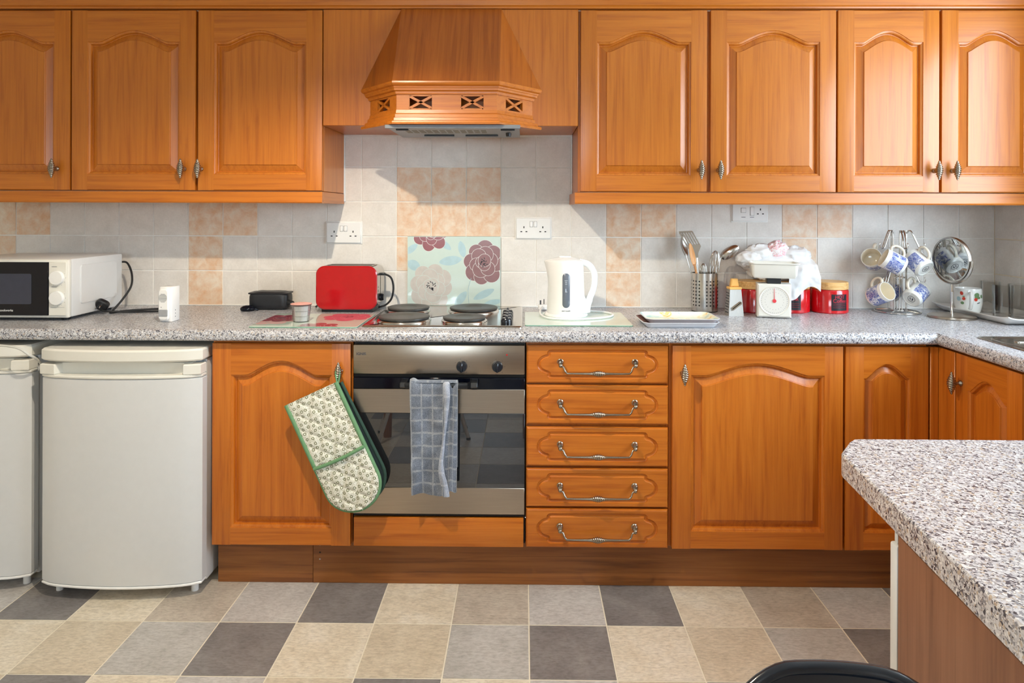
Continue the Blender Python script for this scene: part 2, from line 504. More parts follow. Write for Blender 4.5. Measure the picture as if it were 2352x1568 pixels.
    def sphere(self, c, r, n=16, m=10, s=(1, 1, 1), mi=0):
        vs = [(c[0], c[1], c[2] - r * s[2])]
        for k in range(1, m):
            p = -PI / 2 + PI * k / m
            for i in range(n):
                a = 2 * PI * i / n
                vs.append((c[0] + r * s[0] * math.cos(p) * math.cos(a), c[1] + r * s[1] * math.cos(p) * math.sin(a), c[2] + r * s[2] * math.sin(p)))
        vs.append((c[0], c[1], c[2] + r * s[2]))
        fs = [(0, 1 + (i + 1) % n, 1 + i) for i in range(n)]
        for k in range(m - 2):
            for i in range(n):
                j = (i + 1) % n
                fs.append((1 + k * n + i, 1 + k * n + j, 1 + (k + 1) * n + j, 1 + (k + 1) * n + i))
        L = len(vs) - 1; b = 1 + (m - 2) * n
        fs += [(b + i, b + (i + 1) % n, L) for i in range(n)]
        self.add(vs, fs, mi); return self
    def grid(self, nu, nv, fn, mi=0, uv=False):
        vs = [fn(i / nu, j / nv) for j in range(nv + 1) for i in range(nu + 1)]
        fs = [(j * (nu + 1) + i, j * (nu + 1) + i + 1, (j + 1) * (nu + 1) + i + 1, (j + 1) * (nu + 1) + i) for j in range(nv) for i in range(nu)]
        o = self.add(vs, fs, mi)
        if uv:
            if self.uv is None: self.uv = {}
            for j in range(nv + 1):
                for i in range(nu + 1): self.uv[o + j * (nu + 1) + i] = (i / nu, j / nv)
        return self
    def move(self, M, start=0):
        for i in range(start, len(self.v)): self.v[i] = tuple(M @ Vector(self.v[i]))
        return self
    def build(self, name, mat, parent=None, angle=38, loc=None, rot=None):
        me = bpy.data.meshes.new(name)
        me.from_pydata(self.v, [], self.f)
        mats = mat if isinstance(mat, (list, tuple)) else [mat]
        for m_ in mats: me.materials.append(m_)
        me.polygons.foreach_set('material_index', self.mi)
        me.polygons.foreach_set('use_smooth', [True] * len(self.f))
        if self.uv:
            uvl = me.uv_layers.new(name='UVMap')
            for lp in me.loops: uvl.data[lp.index].uv = self.uv.get(lp.vertex_index, (0, 0))
        me.validate(); me.update()
        bm = bmesh.new(); bm.from_mesh(me); bmesh.ops.recalc_face_normals(bm, faces=bm.faces); bm.to_mesh(me); bm.free()
        me.set_sharp_from_angle(angle=math.radians(angle))
        o = bpy.data.objects.new(name, me); C.objects.link(o)
        if parent: o.parent = parent
        if loc is not None: o.location = loc
        if rot is not None: o.rotation_euler = rot
        return o

def spline(pts, k, closed=False):
    out = []; n = len(pts)
    rng = n if closed else n - 1
    for i in range(rng):
        p0 = pts[(i - 1) % n] if (i > 0 or closed) else pts[0]
        p1 = pts[i]; p2 = pts[(i + 1) % n]
        p3 = pts[(i + 2) % n] if (i + 2 < n or closed) else pts[-1]
        for s in range(k):
            t = s / k
            out.append(0.5 * ((2 * p1) + (-p0 + p2) * t + (2 * p0 - 5 * p1 + 4 * p2 - p3) * t * t + (-p0 + 3 * p1 - 3 * p2 + p3) * t ** 3))
    if not closed: out.append(pts[-1])
    return out

def inset(poly, d):
    """move every vertex of a ccw polygon inwards by d (mitred, capped)"""
    n = len(poly); out = []
    area = sum(poly[i][0] * poly[(i + 1) % n][1] - poly[(i + 1) % n][0] * poly[i][1] for i in range(n))
    sg = 1 if area > 0 else -1
    for i in range(n):
        a, b, c = Vector(poly[i - 1]), Vector(poly[i]), Vector(poly[(i + 1) % n])
        e1 = (b - a); e2 = (c - b)
        if e1.length < 1e-9 or e2.length < 1e-9: out.append(tuple(b)); continue
        e1.normalize(); e2.normalize()
        n1 = Vector((-e1.y, e1.x)) * sg; n2 = Vector((-e2.y, e2.x)) * sg
        m = n1 + n2
        if m.length < 1e-6: m = n1
        m.normalize(); k = max(0.35, m.dot(n1))
        p = b + m * (d / k); out.append((p.x, p.y))
    return out

def rrect(x0, x1, z0, z1, r, seg=6):
    pts = []
    for cx, cz, a0 in ((x1 - r, z0 + r, -90), (x1 - r, z1 - r, 0), (x0 + r, z1 - r, 90), (x0 + r, z0 + r, 180)):
        for i in range(seg + 1):
            a = math.radians(a0 + 90 * i / seg); pts.append((cx + r * math.cos(a), cz + r * math.sin(a)))
    return pts

def ellipse(cx, cz, rx, rz, n=28, rot=0.0):
    out = []
    for i in range(n):
        a = 2 * PI * i / n; x, z = rx * math.cos(a), rz * math.sin(a)
        out.append((cx + x * math.cos(rot) - z * math.sin(rot), cz + x * math.sin(rot) + z * math.cos(rot)))
    return out

def clip(poly, x0, x1, z0, z1):
    def cut(pts, ins, inter):
        out = []
        for i in range(len(pts)):
            a, b = pts[i - 1], pts[i]
            if ins(b):
                if not ins(a): out.append(inter(a, b))
                out.append(b)
            elif ins(a): out.append(inter(a, b))
        return out
    def ix(v): return lambda a, b: (v, a[1] + (b[1] - a[1]) * (v - a[0]) / (b[0] - a[0]))
    def iz(v): return lambda a, b: (a[0] + (b[0] - a[0]) * (v - a[1]) / (b[1] - a[1]), v)
    for ins, inter in ((lambda p: p[0] >= x0, ix(x0)), (lambda p: p[0] <= x1, ix(x1)), (lambda p: p[1] >= z0, iz(z0)), (lambda p: p[1] <= z1, iz(z1))):
        if not poly: break
        poly = cut(poly, ins, inter)
    return poly

def tag(o, label, cat, group=None):
    o['label'] = label; o['category'] = cat
    if group: o['group'] = group
    return o
def thing(name, label, cat, loc=(0, 0, 0), rz=0.0, group=None):
    o = bpy.data.objects.new(name, None); C.objects.link(o)
    o.empty_display_size = 0.05
    o.location = loc; o.rotation_euler = (0, 0, rz)
    return tag(o, label, cat, group)
def struct(o, label=None):
    o['kind'] = 'structure'
    if label: o['label'] = label
    return o
def share(src, name, parent, loc=(0, 0, 0), rot=None, mat=None):
    o = bpy.data.objects.new(name, src.data if hasattr(src, 'data') else src); C.objects.link(o)
    o.parent = parent; o.location = loc
    if rot is not None: o.rotation_euler = rot
    if mat is not None:
        o.material_slots[0].link = 'OBJECT'; o.material_slots[0].material = mat
    return o

def text_verts(body, size, bold=0.0):
    cu = bpy.data.curves.new('lettering', 'FONT'); cu.body = body; cu.size = size; cu.align_x = 'CENTER'; cu.align_y = 'CENTER'
    cu.offset = bold; cu.resolution_u = 3
    ob = bpy.data.objects.new('lettering', cu); C.objects.link(ob)
    dg = bpy.context.evaluated_depsgraph_get()
    me = bpy.data.meshes.new_from_object(ob.evaluated_get(dg))
    vs = [v.co.copy() for v in me.vertices]; fs = [tuple(p.vertices) for p in me.polygons]
    bpy.data.objects.remove(ob); bpy.data.curves.remove(cu); bpy.data.meshes.remove(me)
    return vs, fs
def lettering(body, size, mat, parent, x, y, z, name='lettering', bold=0.0, width=None):
    vs, fs = text_verts(body, size, bold)
    k = 1.0
    if width:
        w = max(v.x for v in vs) - min(v.x for v in vs); k = width / w
    m = MB(); m.add([(v.x * k + x, y, v.y + z) for v in vs], fs)
    return m.build(name, mat, parent)

# ------------------------------------------------------------------ room shell
wb = struct(MB().box(LW, RW, DW, DW + 0.12, 0, CEIL).build('wall_back', grout_m))
struct(MB().box(LW - 0.12, LW, RB, DW, 0, CEIL).build('wall_left', white_paint))
m = MB(); a_, b_, c_, d_ = FILL_WIN
m.box(LW, a_, RB - 0.12, RB, 0, CEIL); m.box(b_, RW, RB - 0.12, RB, 0, CEIL)
m.box(a_, b_, RB - 0.12, RB, 0, c_); m.box(a_, b_, RB - 0.12, RB, d_, CEIL)
struct(m.build('wall_front', white_paint))
m = MB()
m.box(RW, RW + 0.16, RB, WIN[0], 0, CEIL); m.box(RW, RW + 0.16, WIN[1], DW, 0, CEIL)
m.box(RW, RW + 0.16, WIN[0], WIN[1], 0, WIN[2]); m.box(RW, RW + 0.16, WIN[0], WIN[1], WIN[3], CEIL)
wr = struct(m.build('wall_right', white_paint))
struct(MB().box(LW, RW, RB, DW, CEIL, CEIL + 0.1).build('ceiling', ceil_paint))
# window over the sink
wn = bpy.data.objects.new('window_1', None); C.objects.link(wn); wn['kind'] = 'structure'
m = MB(); t_ = 0.05
m.box(RW + 0.05, RW + 0.11, WIN[0], WIN[1], WIN[2], WIN[2] + t_, 0.004); m.box(RW + 0.05, RW + 0.11, WIN[0], WIN[1], WIN[3] - t_, WIN[3], 0.004)
m.box(RW + 0.05, RW + 0.11, WIN[0], WIN[0] + t_, WIN[2], WIN[3], 0.004); m.box(RW + 0.05, RW + 0.11, WIN[1] - t_, WIN[1], WIN[2], WIN[3], 0.004)
m.box(RW + 0.05, RW + 0.11, 1.49, 1.54, WIN[2], WIN[3], 0.004)
m.build('window_frame', white_plastic, wn)
def pane_mat():
    t = NT('window_pane')
    out = t.t.nodes['Material Output']
    tr = t.n('ShaderNodeBsdfTransparent'); tr.inputs[0].default_value = (0.96, 0.98, 0.98, 1)
    gl = t.n('ShaderNodeBsdfGlossy'); gl.inputs['Roughness'].default_value = 0.0
    mx = t.n('ShaderNodeMixShader'); mx.inputs[0].default_value = 0.05
    t.l(tr.outputs[0], mx.inputs[1]); t.l(gl.outputs[0], mx.inputs[2]); t.l(mx.outputs[0], out.inputs[0])
    return t.m
pane_m = pane_mat()
MB().box(RW + 0.078, RW + 0.082, WIN[0] + t_, 1.49, WIN[2] + t_, WIN[3] - t_).build('window_pane', pane_m, wn)
MB().box(RW + 0.078, RW + 0.082, 1.54, WIN[1] - t_, WIN[2] + t_, WIN[3] - t_).build('window_pane', pane_m, wn)
MB().box(RW - 0.02, RW + 0.05, WIN[0] - 0.02, WIN[1] + 0.02, WIN[2] - 0.03, WIN[2], 0.005).build('window_sill', white_paint, wn)

wn = bpy.data.objects.new('fill_window', None); C.objects.link(wn); wn['kind'] = 'structure'  # unseen window added as low fill for the tiles under the wall cabinets
m = MB(); y0_, y1_ = RB - 0.09, RB - 0.04
m.box(a_, b_, y0_, y1_, c_, c_ + t_, 0.004); m.box(a_, b_, y0_, y1_, d_ - t_, d_, 0.004)
for x_ in (a_, (a_ + b_) / 2 - t_ / 2, b_ - t_): m.box(x_, x_ + t_, y0_, y1_, c_, d_, 0.004)
m.build('window_frame', white_plastic, wn)
for x_ in (a_ + t_, (a_ + b_) / 2 + t_ / 2): MB().box(x_, x_ + (b_ - a_) / 2 - t_ * 1.5, RB - 0.067, RB - 0.063, c_ + t_, d_ - t_).build('window_pane', pane_m, wn)

# floor with separate tiles, 250 mm pitch
fl = struct(MB().box(LW, RW, RB, DW, -0.1, -0.0015).build('floor', joint_m))
PITCH = 0.25; FX0 = 0.0196; FY0 = 2.1427
tm = MB(); g = 0.0021
tm.box(g, PITCH - g, g, PITCH - g, -0.0014, -0.0004, 0.0005)
tile_src = None
rows = {0: ('dark', 'cream', 'taupe', 'lgrey', 1), 1: ('dark', 'cream', 'tan', 'grey', 0), 2: ('dark', 'cream', 'lgrey', 'tan', 2)}
nrow = int((FY0 + PITCH - RB) / PITCH)
for r in range(0, nrow + 1):
    y0 = FY0 - r * PITCH
    if y0 < RB: continue
    seq = rows[r % 3]
    off = (seq[4] + (r // 3) * 3) % 4
    for i in range(-11, 8):
        x0 = FX0 + i * PITCH
        if x0 < LW or x0 + PITCH > RW + 0.001: continue
        kind = seq[(i - off) % 4]
        if tile_src is None:
            o = tm.build('floor_tile', FT[kind], fl); o.location = (x0, y0, 0); tile_src = o
            o.material_slots[0].link = 'OBJECT'; o.material_slots[0].material = FT[kind]
        else:
            share(tile_src, 'floor_tile', fl, (x0, y0, 0), None, FT[kind])

# wall tiles, 152 mm pitch, proud of the grout
TP = 0.1519; TX0 = -0.7079; TZ0 = ZT
def wall_tile_mesh(w, h, axis='y'):
    m = MB(); gg = 0.0021
    if axis == 'y': m.box(gg, w - gg, -0.0027, 0.002, gg, h - gg, 0.0009)
    else: m.box(-0.0027, 0.002, gg, w - gg, gg, h - gg, 0.0009)
    return m
peach = {(3, 1), (3, 2), (3, 3), (2, 1), (2, 2), (2, 3), (2, 7), (2, 8), (2, 12), (2, 13), (2, -4), (2, -5), (2, -10), (2, -11),
         (1, 1), (1, 2), (1, 3), (1, 7), (1, 12), (1, -5), (1, -11), (0, 7), (0, 12), (0, -5), (0, -11)}
tsrc = None; TH = 0.1515
for k in range(-13, 18):
    x0 = TX0 + k * TP
    if x0 + TP > RW + 0.02: continue
    for r in range(5):
        if r >= 3 and not (0 <= k <= 5): continue
        mat = peach_tile if (r, k) in peach else cream_tile
        z0 = TZ0 + r * TH
        if tsrc is None:
            tsrc = wall_tile_mesh(TP, TH).build('wall_tile', mat, wb); tsrc.location = (x0, DW, z0)
            tsrc.material_slots[0].link = 'OBJECT'; tsrc.material_slots[0].material = mat
        else:
            share(tsrc, 'wall_tile', wb, (x0, DW, z0), None, mat)
w_ = TX0 - (-0.783)
for r in (3, 4):
    wall_tile_mesh(w_, TH).build('wall_tile', cream_tile, wb).location = (-0.783, DW, TZ0 + r * TH)
xe = TX0 + 18 * TP
for r in range(3):
    wall_tile_mesh(RW - xe - 0.001 if RW - xe > 0.01 else 0.01, TH).build('wall_tile', cream_tile, wb).location = (xe, DW, TZ0 + r * TH)
# tiles on the right wall between worktop and cabinets / window
rsrc = None
for k in range(4):
    for r in range(3):
        loc = (RW, DW - 0.006 - (k + 1) * TP, TZ0 + r * TH)
        if rsrc is None:
            rsrc = wall_tile_mesh(TP, TH, 'x').build('wall_tile', cream_tile, wr); rsrc.location = loc
        else: share(rsrc, 'wall_tile', wr, loc)
# white sealant beads
MB().tube([(-0.784, DW - 0.004, 1.37), (-0.784, DW - 0.004, 1.658), (0.2065, DW - 0.004, 1.658), (0.2065, DW - 0.004, 1.37)], 0.0065, 8).build('sealant_bead', sealant_m, wb)
MB().box(LW, RW, DW - 0.008, DW, ZT, ZT + 0.004, 0.001).build('sealant_bead', sealant_m, wb)

# ------------------------------------------------------------------ handles
def twisted(L, R, axis='z', n=16, m=56, turns=7, amp=0.16, r0=0.28):
    """spindle of length L with helical ridges, along local z"""
    m_ = MB(); vs = []; fs = []
    for k in range(m + 1):
        t = k / m
        base = R * (r0 + (1 - r0) * math.sin(PI * t) ** 1.3)
        for i in range(n):
            a = 2 * PI * i / n
            rr = base * (1 + amp * math.sin(2 * a * 1.0 + 2 * PI * turns * t))
            vs.append((rr * math.cos(a), rr * math.sin(a), L * (t - 0.5)))
    for k in range(m):
        for i in range(n):
            j = (i + 1) % n
            fs.append((k * n + i, k * n + j, (k + 1) * n + j, (k + 1) * n + i))
    fs.append(tuple(range(n))[::-1]); fs.append(tuple(range(m * n, (m + 1) * n)))
    m_.add(vs, fs)
    return m_
def knob_mesh():
    """vertical twisted T-knob; fixed at y = 0, stands out towards -y"""
    m = twisted(0.068, 0.0128, n=20, m=72, turns=9, amp=0.15)
    m.move(Matrix.Translation((0, -0.031, 0)))
    m.sphere((0, -0.031, 0.034), 0.0035, 10, 6); m.sphere((0, -0.031, -0.034), 0.0035, 10, 6)
    m.lathe([(0.0, 0.0), (0.0095, 0.0), (0.0095, -0.003), (0.007, -0.006), (0.0048, -0.011), (0.0048, -0.02), (0.0075, -0.024)], 16, (0, 0, 0), 'y')
    return m
knob_src = None
def add_knob(parent, x, y, z, rz=0.0, name='handle'):
    global knob_src
    if knob_src is None:
        knob_src = knob_mesh().build(name, pewter, parent, 60); knob_src.location = (x, y, z); o = knob_src
    else: o = share(knob_src, name, parent, (x, y, z))
    o.rotation_euler = (0, 0, rz)
    return o
def pull_mesh():
    m = MB(); w = 0.1295; d = -0.03; dz = -0.034
    for s in (-1, 1):
        m.lathe([(0.0, 0.0), (0.011, 0.0), (0.011, -0.003), (0.008, -0.005), (0.0065, -0.010), (0.0085, -0.014), (0.010, -0.018), (0.007, -0.023), (0.0, -0.024)], 16, (s * w, 0, 0), 'y')
        m.sphere((s * w, -0.021, -0.009), 0.0075, 12, 8)
        pts = [(s * w, -0.021, -0.010), (s * (w - 0.010), -0.024, -0.013), (s * (w - 0.015), -0.027, -0.026), (s * (w - 0.022), -0.029, -0.034), (s * (w - 0.045), -0.03, dz), (s * 0.035, -0.03, dz), (s * 0.021, -0.03, dz)]
        m.tube(pts, [0.0034, 0.0034, 0.0034, 0.0034, 0.0034, 0.0042, 0.0055], 10)
    tw = twisted(0.048, 0.0102, n=16, m=56, turns=7, r0=0.5, amp=0.15)
    tw.move(Matrix.Translation((0, -0.03, dz)) @ Matrix.Rotation(PI / 2, 4, 'Y'))
    m.add(tw.v, tw.f)
    return m

# ------------------------------------------------------------------ arched raised-panel doors
def arch(x, a, rise, sh):
    """height of the cathedral curve above its shoulders at |x| <= a"""
    f = (1 - sh) * a; t = abs(x)
    if t >= f: return 0.0
    return rise * (0.5 + 0.5 * math.cos(PI * t / f)) ** 0.60
def door(parent, x0, x1, z0, z1, yf, mv, mh, stile=0.062, rail=0.062, top=0.078, rise=0.045, knob=None, t=0.021, narrow=False, sh=0.28):
    """raised-panel door with arched top, in parent's space, facing -y, front at yf"""
    w = x1 - x0; h = z1 - z0; cx = (x0 + x1) / 2
    a = w / 2 - stile
    zb = z0 + rail; zs = z1 - top - rise       # shoulder height of the opening
    N = 30
    def contour(d):
        aa = a - d
        pts = [(cx - aa, zb + d), (cx + aa, zb + d)]
        for i in range(N + 1):
            x = aa - 2 * aa * i / N
            pts.append((cx + x, zs + arch(x, a, rise, sh) - d))
        return pts
    # rings: (inset, depth behind the front)
    rings = [(0.0, 0.0), (0.0012, 0.0030), (0.0045, 0.0038), (0.0085, 0.0060), (0.0105, 0.0105), (0.0115, 0.0150), (0.0140, 0.0155), (0.0370, 0.0058), (0.0385, 0.0025), (0.0400, 0.0018)]
    if narrow: rings = [(d * 0.82, y) for d, y in rings]
    m = MB(); vs = []; n = N + 3
    for d, y in rings: vs += [(p[0], yf + y, p[1]) for p in contour(d)]
    fs = []
    for r in range(len(rings) - 1):
        for i in range(n):
            j = (i + 1) % n
            fs.append((r * n + i, r * n + j, (r + 1) * n + j, (r + 1) * n + i))
    # flat field: strips between the arch and the bottom edge
    base = (len(rings) - 1) * n
    cont = contour(rings[-1][0]); yy = yf + rings[-1][1]
    o = len(vs)
    zl = cont[0][1]
    low = [(p[0], yy, zl) for p in cont[2:]]
    vs += low
    for i in range(N):
        fs.append((base + 2 + i, base + 3 + i, o + i + 1, o + i))
    m.add(vs, fs)
    # back of the door
    m.box(x0 + 0.004, x1 - 0.004, yf + 0.0165, yf + t, z0 + 0.004, z1 - 0.004)
    d_ = m.build('door', mv, parent, 14)
    e = 0.0035
    def stile_piece(xa, xb, outer):
        bm = bmesh.new(); bmesh.ops.create_cube(bm, size=1.0)
        for v in bm.verts:
            v.co = Vector(((xa + xb) / 2 + v.co.x * (xb - xa), yf + t / 2 + v.co.y * t, (z0 + z1) / 2 + v.co.z * h))
        ed = []
        for q in bm.edges:
            c = (q.verts[0].co + q.verts[1].co) / 2
            if c.y < yf + 0.001 and (abs(c.x - outer) < 1e-5 or abs(c.z - z0) < 1e-5 or abs(c.z - z1) < 1e-5): ed.append(q)
        bmesh.ops.bevel(bm, geom=ed, offset=e, segments=2, affect='EDGES', profile=0.6)
        q = MB(); q.bm(bm); return q
    stile_piece(x0, x0 + stile, x0).build('stile', mv, d_)
    stile_piece(x1 - stile, x1, x1).build('stile', mv, d_)
    q = MB()
    poly = [(x0 + stile, z0), (x1 - stile, z0), (x1 - stile, zb), (x0 + stile, zb)]
    q.prism([(x0 + stile, z0 + e), (x1 - stile, z0 + e), (x1 - stile, zb), (x0 + stile, zb)], yf, yf + t)
    q.box(x0 + stile, x1 - stile, yf + e, yf + t, z0, z0 + e + 0.001)
    q.add([(x0 + stile, yf, z0 + e), (x1 - stile, yf, z0 + e), (x1 - stile, yf + e, z0), (x0 + stile, yf + e, z0)], [(0, 1, 2, 3)])
    q.build('rail', mh, d_)
    q = MB()
    pts = [(cx + a - 2 * a * i / N, zs + arch(a - 2 * a * i / N, a, rise, sh)) for i in range(N + 1)]
    vs = []; fs = []
    for x, z in pts: vs += [(x, yf, z), (x, yf, z1 - e), (x, yf + e, z1), (x, yf + t, z1), (x, yf + t, z)]
    for i in range(N):
        for k in range(4): fs.append((i * 5 + k, i * 5 + k + 1, (i + 1) * 5 + k + 1, (i + 1) * 5 + k))
    q.add(vs, fs); q.build('rail', mh, d_, 30)
    if knob: add_knob(d_, knob[0], yf, knob[1])
    return d_

# ------------------------------------------------------------------ wall cabinets
ZU0, ZU1 = 1.405, 2.110
def wall_cabinet(label, x0, x1, doors, side_mat=wood_v):
    t = thing('wall_cabinet', label, 'cabinet', ((x0 + x1) / 2, DW, ZU0), 0, 'wall cabinets')
    ox = (x0 + x1) / 2
    m = MB(); yb = -0.0055
    m.box(x0 - ox, x1 - ox, UF + 0.0225 - DW, yb, 0, ZU1 - ZU0, 0.001)
    m.build('body', side_mat, t)
    for (a, b, kx) in doors:
        door(t, a - ox, b - ox, 0.002, ZU1 - ZU0 - 0.002, UF - DW, wood_v, wood_h, knob=(kx - ox, 0.085))
    return t
wall_cabinet('honey oak wall cabinet with a single arched door at the far left, above the microwave', -2.262, -1.7685, [(-2.258, -1.772, -1.822)])
wall_cabinet('double-door honey oak wall cabinet left of the extractor hood', -1.7675, -0.7845, [(-1.7655, -1.2805, -1.323), (-1.2705, -0.7855, -1.257)])
wall_cabinet('double-door honey oak wall cabinet directly right of the extractor hood', 0.2085, 1.2005, [(0.217, 0.7045, 0.676), (0.718, 1.1995, 0.749)])
wall_cabinet('double-door honey oak wall cabinet with narrow doors in the right corner', 1.2025, 2.020, [(1.2065, 1.594, 1.575), (1.6035, 2.003, 1.644)])

# continuous cornice and light rails
m = MB()
prof = [(UF + 0.02, 2.1125), (UF - 0.006, 2.1125), (UF - 0.008, 2.118), (UF - 0.016, 2.122), (UF - 0.018, 2.140), (UF - 0.030, 2.152), (UF - 0.034, 2.185), (UF + 0.02, 2.185)]
m.prism(prof, -2.262, 2.02, 'x')
tag(m.build('cornice', wood_h), 'long honey oak cornice moulding along the tops of all wall cabinets', 'cornice')
def light_rail(x0, x1, label, ret):
    t = thing('light_rail', label, 'moulding', ((x0 + x1) / 2, UF, 1.3585), 0, 'light rails under the wall cabinets'); ox = (x0 + x1) / 2
    prof = [(-0.003, 0.0), (-0.006, 0.004), (-0.003, 0.008), (-0.003, 0.010), (0.0, 0.044), (0.02, 0.044), (0.02, 0.0)]
    MB().prism(prof, x0 - ox, x1 - ox, 'x').build('front_strip', wood_h, t)
    rx = x1 if ret > 0 else x0
    MB().box(rx - ox - 0.018 * (ret > 0), rx - ox + 0.018 * (ret < 0), 0.021, DW - 0.007 - UF, 0.0, 0.044, 0.001).build('return_strip', wood_y, t)
light_rail(-2.262, -0.7835, 'oak light rail under the wall cabinets left of the hood', 1)
light_rail(0.1955, 2.02, 'oak light rail under the wall cabinets right of the hood', -1)

# ------------------------------------------------------------------ extractor hood
HX = -0.284
hood = thing('extractor_hood', 'honey oak extractor hood canopy with X-shaped fretwork above the hob', 'extractor hood', (HX, DW, 1.66))
YP = UF - DW                     # panel plane in hood space
def hz(z): return z - 1.66
m = MB(); m.box(-0.782 - HX, 0.2068 - HX, YP, -0.0055, 0.0, hz(2.110), 0.0015)
m.build('housing', wood_v, hood)
# pyramid: front face leaning back and two side faces
zt, zb_ = hz(2.111), hz(1.798); yb = 2.400 - DW
vs = [(-0.194, YP - 0.002, zt), (0.194, YP - 0.002, zt), (-0.1935, yb, zb_), (0.1935, yb, zb_), (-0.349, YP - 0.001, zb_), (0.349, YP - 0.001, zb_)]
MB().add(vs, [(0, 2, 3, 1)]) if False else None
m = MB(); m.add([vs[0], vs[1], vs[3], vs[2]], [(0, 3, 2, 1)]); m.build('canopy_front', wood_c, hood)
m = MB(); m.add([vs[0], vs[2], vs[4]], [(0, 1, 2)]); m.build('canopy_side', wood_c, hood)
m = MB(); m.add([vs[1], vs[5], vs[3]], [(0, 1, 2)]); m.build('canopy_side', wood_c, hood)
def plan(o):
    """half-octagon plan; o = 0 at the fretwork, 1 at the widest moulding"""
    e = 0.314 + o * 0.037; f = 0.183 + o * 0.0115; y = 2.424 - o * 0.027 - DW
    return [(-e, YP - 0.0005), (-f, y), (f, y), (e, YP - 0.0005)]
def moulding(levels, name):
    m = MB(); vs = []; fs = []
    for z, o in levels: vs += [(x, y, hz(z)) for x, y in plan(o)]
    for r in range(len(levels) - 1):
        for i in range(3): fs.append((r * 4 + i, r * 4 + i + 1, (r + 1) * 4 + i + 1, (r + 1) * 4 + i))
    fs.append((0, 1, 2, 3)); fs.append(tuple(range((len(levels) - 1) * 4, len(levels) * 4)))
    m.add(vs, fs); return m.build(name, wood_h, hood, 20)
moulding([(1.754, -0.05), (1.754, 0.18), (1.760, 0.25), (1.764, 0.25), (1.768, 0.5), (1.775, 0.55), (1.777, 0.62), (1.782, 0.66), (1.786, 0.9), (1.793, 1.0), (1.799, 0.98), (1.800, 0.5)], 'upper_moulding')
moulding([(1.644, 0.6), (1.644, 0.95), (1.650, 1.0), (1.655, 0.95), (1.658, 0.6), (1.668, 0.55), (1.670, 0.32), (1.682, 0.28), (1.686, 0.1), (1.698, 0.05), (1.698, -0.05)], 'lower_moulding')
# fretwork band: three panels, each with X-shaped openings
def fret(p0, p1, spots, z0, z1, name):
    p0 = Vector(p0); p1 = Vector(p1); d = (p1 - p0); L = d.length; d.normalize(); nrm = Vector((d.y, -d.x))
    m = MB(); th = 0.012
    def B(u0, u1, a0, a1): m.box(u0, u1, 0, th, a0, a1)
    ow, oh, zc = spots[1], 0.022, (z0 + z1) / 2
    B(0, L, z0, zc - oh); B(0, L, zc + oh, z1)
    cuts = [0.0]
    for c in spots[0]: cuts += [c - ow, c + ow]
    cuts.append(L)
    for k in range(0, len(cuts), 2): B(cuts[k], cuts[k + 1], zc - oh, zc + oh)
    for c in spots[0]:
        ang = math.atan2(2 * oh, 2 * ow); ln = math.hypot(ow, oh)
        for s in (-1, 1):
            st = len(m.v); m.box(-ln, ln, 0.0, th, -0.0045, 0.0045)
            m.move(Matrix.Translation((c, 0, zc)) @ Matrix.Rotation(-s * ang, 4, 'Y'), st)
    M = Matrix(((d.x, -nrm.x, 0, p0.x), (d.y, -nrm.y, 0, p0.y), (0, 0, 1, 0), (0, 0, 0, 1)))
    m.move(M); return m.build(name, wood_h, hood)
pp = plan(0.0)
fz0, fz1 = hz(1.697), hz(1.755)
fret(pp[1], pp[2], ([0.0885, 0.277], 0.041), fz0, fz1, 'fretwork_panel')
ls = (Vector(pp[1]) - Vector(pp[0])).length
fret(pp[0], pp[1], ([ls * 0.52], 0.047), fz0, fz1, 'fretwork_panel')
fret(pp[2], pp[3], ([ls * 0.48], 0.047), fz0, fz1, 'fretwork_panel')
# metal extractor under the canopy
m = MB(); m.box(-0.505 - HX, -0.018 - HX, 2.425 - DW, 2.76 - DW, hz(1.634), hz(1.6435), 0.002)
ex = m.build('extractor_plate', steel('grey_metal', 'x', S(170, 172, 174), 0.4), hood)
m = MB(); m.box(-0.508 - HX, -0.015 - HX, 2.418 - DW, 2.4245 - DW, hz(1.630), hz(1.6435), 0.001); m.build('plate_lip', grey_plastic, ex)
slot_m = plain('slot_beige', S(132, 128, 116), 0.6)
ssrc = None
for i in range(12):
    x = -0.443 + i * 0.0262 - HX
    if ssrc is None:
        q = MB(); q.add([(-0.0095, -0.045, 0), (0.0095, -0.045, 0), (0.0095, 0.045, 0), (-0.0095, 0.045, 0), (-0.0095, -0.045, 0.0008), (0.0095, -0.045, 0.0008), (0.0095, 0.045, 0.0008), (-0.0095, 0.045, 0.0008)],
                        [(0, 1, 2, 3), (4, 5, 6, 7), (0, 1, 5, 4), (1, 2, 6, 5), (2, 3, 7, 6), (3, 0, 4, 7)])
        ssrc = q.build('vent_slot', slot_m, ex); ssrc.location = (x, 2.55 - DW, hz(1.6332))
    else: share(ssrc, 'vent_slot', ex, (x, 2.55 - DW, hz(1.6332)))
for xa, xb in ((-0.40, -0.28), (-0.235, -0.105)):
    MB().box(xa - HX, xb - HX, 2.655 - DW, 2.662 - DW, hz(1.628), hz(1.634), 0.001).build('grease_filter_catch', black_plastic, ex)
MB().lathe([(0.0, 0.0), (0.009, 0.0), (0.011, 0.012), (0.0, 0.013)], 16, (-0.062 - HX, 2.60 - DW, hz(1.621))).build('control_knob', black_plastic, ex)
MB().box(-0.088 - HX, -0.036 - HX, 2.47 - DW, 2.483 - DW, hz(1.629), hz(1.634), 0.001).build('control_slider', black_plastic, ex)
MB().box(-0.478 - HX, -0.432 - HX, 2.47 - DW, 2.483 - DW, hz(1.629), hz(1.634), 0.001).build('control_slider', black_plastic, ex)

